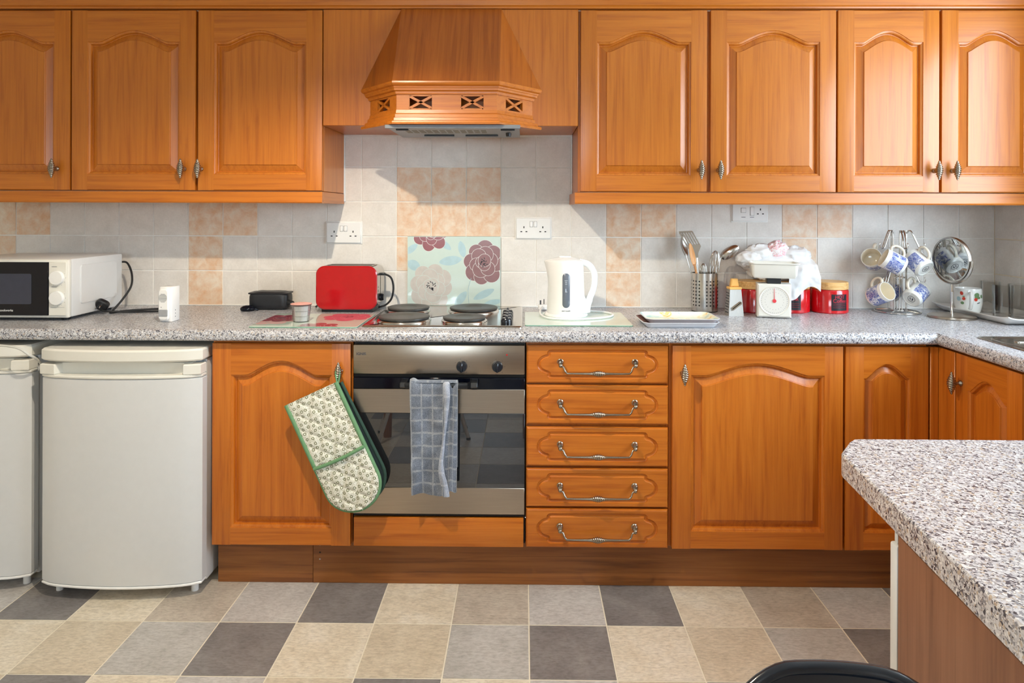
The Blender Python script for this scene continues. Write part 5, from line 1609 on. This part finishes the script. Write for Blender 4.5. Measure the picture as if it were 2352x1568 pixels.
Mg = Matrix.Translation((0.001, -0.0248, 0.040)) @ Matrix.Rotation(math.radians(-5), 4, 'X') @ Matrix.Rotation(math.radians(-37), 4, 'Y')
m = MB(); m.prism(rrect(-0.025, 0.025, -0.0065, 0.0065, 0.0064), -0.004, 0.001, 'y', 0.0015); m.move(Mg); m.build('slicer_blade', chrome, gb, 40)
m = MB(); m.prism(rrect(-0.022, 0.022, -0.001, 0.0025, 0.001), -0.0046, -0.003, 'y'); m.move(Mg); m.build('slicer_slot', dark_gap, gb)
hs = None
for r in range(8):
    for c_ in range(3):
        z = 0.012 + r * 0.011; x = -0.0302 + 0.0075 * z / 0.106; y = -0.014 + c_ * 0.013 + (0.006 if r % 2 else 0)
        if hs is None:
            m = MB(); m.prism([(-0.004, -0.002), (0.004, 0.0005), (0.003, 0.003), (-0.004, 0.001)], -0.0012, 0.0005, 'x'); hs = m.build('grating_tooth', print_grey, gb); hs.location = (x, y, z)
        else: share(hs, 'grating_tooth', gb, (x, y, z))

# ------------------------------------------------------------------ canisters
def canister(label, cx, cy, word, ang, dark=False):
    t = thing('storage_canister', label, 'canister', (cx, cy, ZT), 0, 'red canisters with wooden lids')
    R = 0.0735
    b = MB().lathe([(0.0, 0.0), (R - 0.004, 0.0), (R, 0.004), (R, 0.092), (R - 0.002, 0.0955), (R - 0.006, 0.0965), (0.0, 0.0965)], 56).build('body', red_ceramic, t, 40)
    MB().lathe([(R - 0.006, 0.0966), (R - 0.002, 0.098), (R - 0.001, 0.102), (R - 0.001, 0.124), (R - 0.004, 0.1275), (0.0, 0.1285)], 56).build('lid', pine, t, 40)
    def cyl(x, z, lift=0.0003):
        a = ang + x / R; return ((R + lift) * math.cos(a), (R + lift) * math.sin(a), z)
    m = MB(); n = 14; h0, h1 = 0.014, 0.080
    m.grid(n, 1, lambda u, v: cyl(-0.034 + u * 0.068, h0 + v * (h1 - h0)))
    lb = m.build('label_patch', label_black, t)
    rows_ = word
    for txt, size, z in rows_:
        vs, fs = text_verts(txt, size, 0.0002)
        m = MB(); m.add([cyl(v.x, z + v.y, 0.0007) for v in vs], fs); m.build('label_lettering', label_red, lb)
    for z in (0.041, 0.034, 0.026):
        m = MB(); m.grid(10, 1, lambda u, v: cyl(-0.028 + u * 0.056, z + v * 0.0007, 0.0007)); m.build('label_line', label_red, lb)
    return t
canister('red canister with dark wooden lid behind the grater and scale', 0.966, 2.803, [('TEA', 0.020, 0.058)], math.radians(-62))
canister('red canister under the white plastic bag right of the scale', 1.1205, 2.806, [('SUGAR', 0.015, 0.058)], math.radians(-108))
canister('red coffee canister with pale wooden lid at the right of the three', 1.2765, 2.798, [('HOT', 0.019, 0.069), ('Coffee', 0.021, 0.053)], math.radians(-82))

# ------------------------------------------------------------------ kitchen scale
sl = thing('kitchen_scale', 'cream kitchen scale with round dial and weighing tray', 'scale', (0.988, 2.652, ZT), math.radians(-14))
m = MB(); m.prism([(-0.0625, 0.003), (0.0625, 0.003), (0.0625, 0.134), (-0.0625, 0.134)], -0.042, 0.038, 'y', 0.006); m.build('body', cream_plastic, sl)
MB().lathe([(0.052, -0.0428), (0.056, -0.0445), (0.058, -0.0428)], 56, (0, 0, 0.068), 'y', cap=False).build('dial_ring', cream_plastic, sl, 60)
dl = MB().lathe([(0.0545, -0.0425), (0.0, -0.0428)], 56, (0, 0, 0.068), 'y').build('dial', plain('dial_face', S(224, 221, 214), 0.4, noise_amt=0.0), sl)
for i in range(40):
    a = 2 * PI * i / 40
    for rr, ln in ((0.046, 0.0028),) + (((0.033, 0.0022),) if i % 2 else ()):
        q = MB(); q.box(-0.0006, 0.0006, -0.0432, -0.0429, rr, rr + ln); q.move(Matrix.Translation((0, 0, 0.068)) @ Matrix.Rotation(a, 4, 'Y')); q.build('dial_mark', grey_plastic, dl)
m = MB(); m.lathe([(0.0072, -0.0433), (0.0072, -0.0452), (0.0, -0.0455)], 20, (0, 0, 0.068), 'y'); m.prism([(-0.0012, 0.07), (0.0012, 0.07), (0.0004, 0.117), (-0.0004, 0.117)], -0.0448, -0.0436, 'y'); m.build('pointer', dial_red, sl)
MB().box(-0.026, 0.026, -0.030, 0.030, 0.134, 0.156, 0.002).build('neck', black_plastic, sl)
lv = [(0.024, 0.157), (0.018, 0.157), (0.010, 0.168), (0.006, 0.210), (0.000, 0.213), (0.000, 0.217), (0.009, 0.216), (0.014, 0.172), (0.022, 0.162)]
O = rrect(-0.093, 0.093, -0.065, 0.065, 0.02); n = len(O); m = MB(); vs = []
for d_, z in lv: vs += [(x, y, z) for x, y in inset(O, d_)]
m.add(vs, [(k * n + i, k * n + (i + 1) % n, (k + 1) * n + (i + 1) % n, (k + 1) * n + i) for k in range(len(lv) - 1) for i in range(n)] + [tuple(range(n))[::-1], tuple(range((len(lv) - 1) * n, len(lv) * n))])
m.build('weighing_tray', cream_plastic, sl, 40)
for sx in (-0.05, 0.05):
    for sy in (-0.03, 0.03): MB().lathe([(0.006, 0), (0.006, 0.0035)], 10, (sx, sy, 0)).build('foot', grey_plastic, sl)

# ------------------------------------------------------------------ plastic bag
bg = thing('plastic_bag', 'crumpled white plastic bag lying on the canisters behind the scale tray', 'bag', (1.06, 2.80, ZT + 0.1292))
def blob(c, r, s, seed, amp, mi=0, m=None, n=44, k=30, flat=None):
    m = m or MB(); st = len(m.v)
    m.sphere((0, 0, 0), 1.0, n, k, (1, 1, 1), mi)
    for i in range(st, len(m.v)):
        p = Vector(m.v[i])
        q = p * 1.7 + Vector((seed, seed * 1.7, 0))
        d = 1 - abs(noise.noise(q * 1.0)) * 2.0
        d2 = 1 - abs(noise.noise(q * 2.6 + Vector((3, 1, 7)))) * 2.0
        f = 1 + amp * (d * 0.6 + d2 * 0.4)
        w = (c[0] + p.x * s[0] * f, c[1] + p.y * s[1] * f, c[2] + p.z * s[2] * f)
        if flat is not None: w = (w[0], w[1], max(flat, w[2]))
        m.v[i] = w
    return m
m = blob((0.0, 0.010, 0.052), 1, (0.115, 0.050, 0.052), 1.3, 0.24, flat=0.0)
blob((-0.115, 0.0, 0.088), 1, (0.050, 0.034, 0.030), 4.1, 0.3, 0, m)
blob((-0.065, 0.012, 0.110), 1, (0.058, 0.036, 0.036), 2.2, 0.3, 0, m)
blob((0.075, 0.010, 0.098), 1, (0.058, 0.036, 0.040), 8.8, 0.3, 0, m)
# skirt that hangs over the front of the middle canister
def skirt(u, v):
    x = 0.030 + u * 0.115 - 0.02 * v * (1 - u); z = 0.070 - v * (0.115 + 0.028 * math.sin(u * 5 + 1.0))
    y = -0.052 - 0.028 * min(1, v * 2.2) + 0.010 * math.sin(u * 9 + v * 3) * 0.5 + 0.004 * noise.noise(Vector((u * 8, v * 8, 2)))
    return (x, y, z)
m.grid(26, 20, skirt); m.grid(26, 20, lambda u, v: (skirt(u, v)[0], skirt(u, v)[1] + 0.0012, skirt(u, v)[2]))
m.grid(26, 4, lambda u, v: (skirt(u, 0)[0], skirt(u, 0)[1] + v * 0.05, 0.070 + 0.02 * v))
m.build('bag_sheet', bag_m, bg, 55)
m = blob((0.0, 0.0, 0.128), 1, (0.036, 0.026, 0.032), 5.7, 0.35); m.build('knotted_top', bag_print_m, bg, 55)

# ------------------------------------------------------------------ mug tree and mugs
TXC, TYC = 1.557, 2.792
mt = thing('mug_tree', 'chrome wire mug tree in the right-hand corner of the worktop', 'mug tree', (TXC, TYC, ZT))
m = MB()
for rx, ry, z in ((0.085, 0.085, 0.004), (0.034, 0.034, 0.010)):
    m.tube([(rx * math.cos(2 * PI * i / 40), ry * math.sin(2 * PI * i / 40), z) for i in range(40)], 0.003, 8, 0, True)
for i in range(4):
    a = PI / 4 + i * PI / 2; m.tube([(0.034 * math.cos(a), 0.034 * math.sin(a), 0.010), (0.085 * math.cos(a), 0.085 * math.sin(a), 0.004)], 0.0028, 6)
m.build('base', chrome, mt, 60)
for z in (0.145, 0.268):
    m = MB(); m.tube([(0.031 * math.cos(2 * PI * i / 32), 0.031 * math.sin(2 * PI * i / 32), z) for i in range(32)], 0.002, 6, 0, True)
    m.build('tie_ring', chrome, mt, 60)
def arm(ang, high):
    top = 0.340 if high else 0.200
    m = MB(); 
    for s in (-1, 1):
        a0 = ang + s * 0.16
        def P(r, z, k=1.0): return (r * math.cos(ang) - s * 0.005 * k * math.sin(ang), r * math.sin(ang) + s * 0.005 * k * math.cos(ang), z)
        m.tube([P(0.031, 0.008), P(0.031, top - 0.03), P(0.034, top - 0.008), P(0.042, top), P(0.052, top - 0.010), P(0.075, top - 0.062), P(0.080, top - 0.072)], 0.0026, 8, 0, False, 4)
    def Q(r, z): return (r * math.cos(ang), r * math.sin(ang), z)
    m.tube([Q(0.079, top - 0.072), Q(0.088, top - 0.075), Q(0.098, top - 0.066), Q(0.099, top - 0.054), Q(0.094, top - 0.050)], 0.0019, 7, 0, False, 4)
    return m.build('wire_arm', chrome, mt, 60)
def mug_meshes():
    R, Hh = 0.040, 0.082
    b = MB().lathe([(0.0, 0.003), (0.029, 0.003), (0.030, 0.0), (0.034, 0.0), (0.0385, 0.005), (R, 0.012), (R, Hh - 0.003), (R - 0.001, Hh), (R - 0.0028, Hh), (R - 0.0035, Hh - 0.004), (R - 0.0038, 0.012), (0.030, 0.007), (0.0, 0.0065)], 44)
    h = MB(); pts = [(R - 0.002, 0, 0.066), (R + 0.012, 0, 0.072), (R + 0.024, 0, 0.062), (R + 0.026, 0, 0.045), (R + 0.020, 0, 0.028), (R + 0.008, 0, 0.019), (R - 0.002, 0, 0.018)]
    h.tube(pts, 0.0048, 10, 0, False, 5); h.v = [(x, y * 1.35, z) for x, y, z in h.v]
    e = MB()
    e.tube([(0.014 * math.cos(2 * PI * i / 28), 0.014 * math.sin(2 * PI * i / 28), 0.0024) for i in range(28)], 0.0008, 5, 0, True)
    for (x, y, a, bb, r) in ((-0.004, 0.002, 0.006, 0.0025, 0.8), (0.004, -0.003, 0.005, 0.002, 0.4), (0.001, 0.006, 0.004, 0.0015, -0.5), (-0.003, -0.006, 0.003, 0.0012, 0.2)):
        p = ellipse(x, y, a, bb, 10, r); e.add([(q[0], q[1], 0.0026) for q in p], [tuple(range(10))])
    return b, h, e
mb, mh_, me_ = mug_meshes(); msrc = None
def mug(label, center, axis, up):
    """axis points from base to rim, up is where the handle is"""
    global msrc
    z = Vector(axis).normalized(); x = Vector(up); x = (x - z * x.dot(z)).normalized(); y = z.cross(x)
    t = thing('willow_mug', label, 'mug', (0, 0, 0), 0, 'blue and white mugs on the mug tree')
    M = Matrix((x, y, z)).transposed().to_4x4(); M.translation = Vector(center) - z * 0.041
    t.matrix_world = M
    if msrc is None:
        b = mb.build('body', willow, t, 45); msrc = (b, mh_.build('handle', cream_ceramic, t, 60), me_.build('base_emblem', print_grey, t))
    else:
        for s, nm in zip(msrc, ('body', 'handle', 'base_emblem')): share(s, nm, t)
    return t
mug('blue and white mug at the upper front of the mug tree, showing its side', (1.490, 2.705, ZT + 0.214), (-0.86, 0.20, 0.46), (0.46, 0.0, 0.86))
mug('mug at the upper left of the mug tree with only its cream inside showing', (1.464, 2.814, ZT + 0.216), (-0.50, -0.72, 0.30), (0.25, 0.1, 0.9))
mug('blue and white mug at the upper right of the mug tree, base towards the viewer', (1.598, 2.716, ZT + 0.212), (-0.28, 0.74, 0.58), (0.20, -0.45, 0.85))
mug('blue and white mug at the lower left of the mug tree, open rim outwards', (1.456, 2.742, ZT + 0.080), (0.34, -0.80, 0.42), (-0.05, 0.35, 0.9))
mug('tipped blue and white mug at the lower right of the mug tree', (1.604, 2.742, ZT + 0.082), (0.72, 0.42, 0.46), (-0.55, -0.1, 0.8))
mug('blue and white mug behind the wires at the lower back of the mug tree', (1.552, 2.848, ZT + 0.085), (-0.55, 0.05, 0.35), (0.35, -0.1, 0.9))
for ang, hi in ((math.radians(200), True), (math.radians(262), True), (math.radians(318), True), (math.radians(210), False), (math.radians(322), False), (math.radians(80), False)):
    arm(ang, hi)

# ------------------------------------------------------------------ vanity mirror
MX, MY = 1.690, 2.650
vm = thing('vanity_mirror', 'round steel vanity mirror on a stand reflecting a mug', 'mirror', (MX, MY, ZT))
MB().lathe([(0.0, 0.0), (0.083, 0.0), (0.084, 0.003), (0.083, 0.009), (0.076, 0.012), (0.010, 0.0135), (0.0, 0.0135)], 52).build('base', steel_x, vm, 35)
MB().lathe([(0.0062, 0.013), (0.0052, 0.015), (0.0052, 0.100), (0.0058, 0.101), (0.0058, 0.103), (0.0050, 0.104), (0.0050, 0.138)], 20).build('pole', chrome, vm)
na = math.radians(191.5); nrm = Vector((math.cos(na), math.sin(na), 0)); zc = 0.230; RM = 0.088
Mm = Matrix.Translation((0, 0, zc)) @ Matrix.Rotation(na + PI / 2, 4, 'Z') @ Matrix.Rotation(math.radians(3), 4, 'X')
m = MB(); m.lathe([(RM - 0.006, -0.007), (RM, -0.008), (RM + 0.002, 0.0), (RM, 0.008), (RM - 0.006, 0.007)], 60, (0, 0, 0), 'y', cap=False); m.move(Mm); m.build('ring_frame', steel_z, vm, 50)
m = MB(); m.lathe([(RM - 0.004, -0.0055), (0.0, -0.0055)], 60, (0, 0, 0), 'y'); m.lathe([(RM - 0.004, 0.0055), (0.0, 0.0055)], 60, (0, 0, 0), 'y'); m.move(Mm); m.build('mirror_glass', mirror_m, vm, 20)
m = MB(); pts = []
for i in range(25):
    a = PI + PI * i / 24; pts.append((0, 0, 0)); pts[-1] = ((RM + 0.007) * math.cos(a), 0.0, (RM + 0.007) * math.sin(a))
m.tube(pts, 0.0036, 8); m.v = [(x, y * 2.0, z) for x, y, z in m.v]; m.move(Matrix.Translation((0, 0, zc)) @ Matrix.Rotation(na + PI / 2, 4, 'Z')); m.build('yoke', steel_z, vm, 60)

# ------------------------------------------------------------------ platter with cup and tumblers
pa = thing('oblong_platter', 'long white platter with upturned corners by the right wall', 'platter', (1.880, 2.668, ZT), math.radians(2))
def platter(u, v, o=0.0):
    x = (2 * u - 1) * 0.120; y = (2 * v - 1) * 0.215
    ex = abs(2 * u - 1); ey = abs(2 * v - 1)
    # narrower waist at the short ends, corners drawn out
    x *= 1 - 0.06 * (1 - ey ** 2)
    z = 0.004 + 0.022 * max(0, (max(ex, ey) - 0.78) / 0.22) ** 1.5 + 0.010 * (ex ** 6) * (ey ** 6)
    return (x, y, z + o)
m = MB(); m.grid(24, 36, platter); m.grid(24, 36, lambda u, v: platter(u, v, -0.004))
bd_pts = [(i / 24, 0) for i in range(25)] + [(1, j / 36) for j in range(1, 37)] + [(1 - i / 24, 1) for i in range(1, 25)] + [(0, 1 - j / 36) for j in range(1, 36)]
vs = []
for u, v in bd_pts: vs += [platter(u, v), platter(u, v, -0.004)]
k = len(bd_pts); m.add(vs, [(2 * i, 2 * ((i + 1) % k), 2 * ((i + 1) % k) + 1, 2 * i + 1) for i in range(k)])
m.build('dish', ceramic, pa, 40)
cu = thing('strawberry_cup', 'white cup painted with red strawberries standing on the platter', 'cup', (1.826, 2.758, ZT + 0.0042), math.radians(-115))
Rc = 0.046
def cprof(z):                      # belly radius
    return 0.040 + 0.010 * math.sin(min(1, z / 0.05) * PI / 2) * (1 - 0.25 * max(0, (z - 0.055) / 0.045))
pr = [(0.0, 0.0005), (0.036, 0.0), (0.040, 0.002)] + [(cprof(z / 1000), z / 1000) for z in range(8, 101, 8)] + [(cprof(0.1) - 0.001, 0.102), (cprof(0.1) - 0.003, 0.100), (cprof(0.05) - 0.003, 0.05), (0.036, 0.008), (0.0, 0.006)]
cb = MB().lathe(pr, 44).build('body', ceramic, cu, 50)
m = MB(); m.tube([(0.046, 0, 0.086), (0.062, 0, 0.088), (0.074, 0, 0.072), (0.073, 0, 0.050), (0.060, 0, 0.030), (0.047, 0, 0.022)], 0.005, 10, 0, False, 5); m.v = [(x, y * 1.3, z) for x, y, z in m.v]; m.build('handle', ceramic, cu, 60)
def cpt(a, z, lift=0.0006): r = cprof(z) + lift; return (r * math.cos(a), r * math.sin(a), z)
for (a, z, ra, rz_, rot, mat) in ((0.50, 0.078, 0.010, 0.009, 0.2, print_green), (0.55, 0.068, 0.012, 0.006, -0.2, print_green), (0.40, 0.060, 0.0065, 0.007, 0, print_red), (0.62, 0.046, 0.007, 0.002, 0.3, print_grey), (0.95, 0.072, 0.006, 0.008, 0.4, print_green),
                               (-0.62, 0.083, 0.006, 0.008, 0.3, print_red), (-0.45, 0.062, 0.0055, 0.007, 0, print_red), (-0.46, 0.071, 0.005, 0.002, 0, print_green), (-0.55, 0.044, 0.006, 0.006, 0.7, print_green), (-0.85, 0.06, 0.008, 0.009, 0.4, leaf_blue)):
    m = MB(); p = ellipse(0, 0, ra, rz_, 14, rot); m.add([cpt(a + q[0] / Rc, z + q[1]) for q in p], [tuple(range(14))]); m.build('painted_motif', mat, cb)
def tumbler(label, x, y, r, h):
    t = thing('glass_tumbler', label, 'glass', (x, y, ZT + 0.0042), 0, 'tumblers on the platter')
    MB().lathe([(0.0, 0.0), (r * 0.90, 0.0), (r * 0.93, 0.003), (r, h), (r - 0.0016, h + 0.0008), (r - 0.003, h), (r * 0.93 - 0.003, 0.012), (0.0, 0.010)], 40).build('bowl', clear_glass, t, 50)
tumbler('clear tumbler behind and right of the strawberry cup', 1.925, 2.770, 0.036, 0.128)
tumbler('clear tumbler at the front of the platter', 1.862, 2.610, 0.036, 0.130)
tumbler('clear tumbler at the right edge by the tiled wall', 1.946, 2.640, 0.036, 0.130)
tumbler('clear tumbler cut off by the right edge of the picture', 1.940, 2.540, 0.036, 0.130)

# ------------------------------------------------------------------ chair in the foreground
ch = thing('dining_chair', 'dark moulded plastic chair, only its rounded back showing at the bottom edge', 'chair', (0.318, 0.47, 0.0), math.radians(-4))
def chback(u, v):
    s = 2 * u - 1
    w = 0.160 * (1 - 0.05 * v)
    k = abs(s) ** 2.6
    x = w * s; 
    zt_ = 0.838 - 0.085 * max(0, (abs(s) - 0.30) / 0.70) ** 1.9
    z = 0.44 + (zt_ - 0.44) * v
    y = 0.175 + 0.085 * v - 0.045 * s * s
    return (x, y, z)
m = MB(); m.grid(30, 24, chback); m.grid(30, 24, lambda u, v: (chback(u, v)[0], chback(u, v)[1] - 0.012, chback(u, v)[2]))
edge = [(i / 30, 1.0) for i in range(31)]
m.tube([(chback(u, v)[0], chback(u, v)[1] - 0.006, chback(u, v)[2]) for u, v in edge], 0.0075, 8)
for uu in (0.0, 1.0):
    m.tube([(chback(uu, j / 24)[0], chback(uu, j / 24)[1] - 0.006, chback(uu, j / 24)[2]) for j in range(25)], 0.0075, 8)
m.build('backrest', navy_plastic, ch, 60)
m = MB(); m.prism(rrect(-0.17, 0.17, -0.19, 0.19, 0.06), 0.430, 0.448, 'z', 0.006); m.build('seat', navy_plastic, ch)
leg_m = plain('white_metal_leg', S(228, 226, 222), 0.35)
for sx in (-1, 1):
    for sy in (-1, 1):
        MB().tube([(sx * 0.14, sy * 0.14, 0.43), (sx * 0.16, sy * 0.175, 0.004)], 0.0125, 12).build('leg', leg_m, ch)
# table and stool below the picture, seen in the oven door glass
tbx = thing('dining_table', 'wooden dining table seen only as a leg reflected in the oven glass', 'table', (-0.39, 0.15, 0))
MB().box(-0.45, 0.45, -0.55, 0.55, 0.700, 0.728, 0.004).build('table_top', table_wood, tbx)
for sx in (-1, 1):
    for sy in (-1, 1): MB().tube([(sx * 0.41, sy * 0.52, 0.70), (sx * 0.41, sy * 0.58, 0.0)], [0.027, 0.024], 16).build('leg', table_leg_wood, tbx)
st = thing('stool', 'stool with white metal legs seen only in the oven glass reflection', 'stool', (-0.59, 0.715, 0), math.radians(-10))
MB().lathe([(0.0, 0.44), (0.16, 0.44), (0.165, 0.45), (0.16, 0.462), (0.0, 0.465)], 36).build('seat', navy_plastic, st)
for sx in (-1, 1):
    for sy in (-1, 1):
        MB().tube([(sx * 0.12, sy * 0.08, 0.44), (sx * 0.255, sy * 0.10, 0.012)], 0.0115, 12).build('leg', leg_m, st)
        MB().lathe([(0.013, 0.0), (0.013, 0.014)], 12, (sx * 0.2565, sy * 0.1003, 0)).build('leg_cap', black_plastic, st)

# ------------------------------------------------------------------ lamps
lp = thing('ceiling_lamp', 'bare-bulb ceiling lamp out of view above the hob side of the room', 'lamp', (-0.59, 1.45, 2.20))
MB().lathe([(0.028, 0.036), (0.022, 0.046), (0.018, 0.085), (0.008, 0.095), (0.006, CEIL - 2.20 - 0.02), (0.05, CEIL - 2.20 - 0.018), (0.05, CEIL - 2.20)], 20).build('holder', white_plastic, lp)
MB().lathe([(0.026, 0.046), (0.060, 0.034), (0.092, 0.0), (0.110, -0.056), (0.1115, -0.056), (0.0935, 0.001), (0.061, 0.0355), (0.026, 0.048)], 36, cap=False).build('lamp_shade', white_plastic, lp, 60)
m = MB(); m.sphere((0, 0, 0), 0.024, 20, 12); m.build('bulb', emitter('bulb_glow', (1.0, 0.88, 0.69, 1), LAMP), lp, 80)
lr = thing('ceiling_lamp', 'added round diffuser fill lamp out of view over the dining table', 'lamp', (-0.3, -0.7, CEIL))  # unseen lamp added for soft frontal fill
MB().lathe([(0.30, 0.0), (0.30, -0.03), (0.27, -0.035)], 40, cap=False).build('rim', white_plastic, lr)
MB().lathe([(0.285, -0.034), (0.20, -0.060), (0.10, -0.072), (0.0, -0.075)], 40).build('diffuser', emitter('fill_glow', (1.0, 0.94, 0.86, 1), FILL_LAMP), lr, 80)
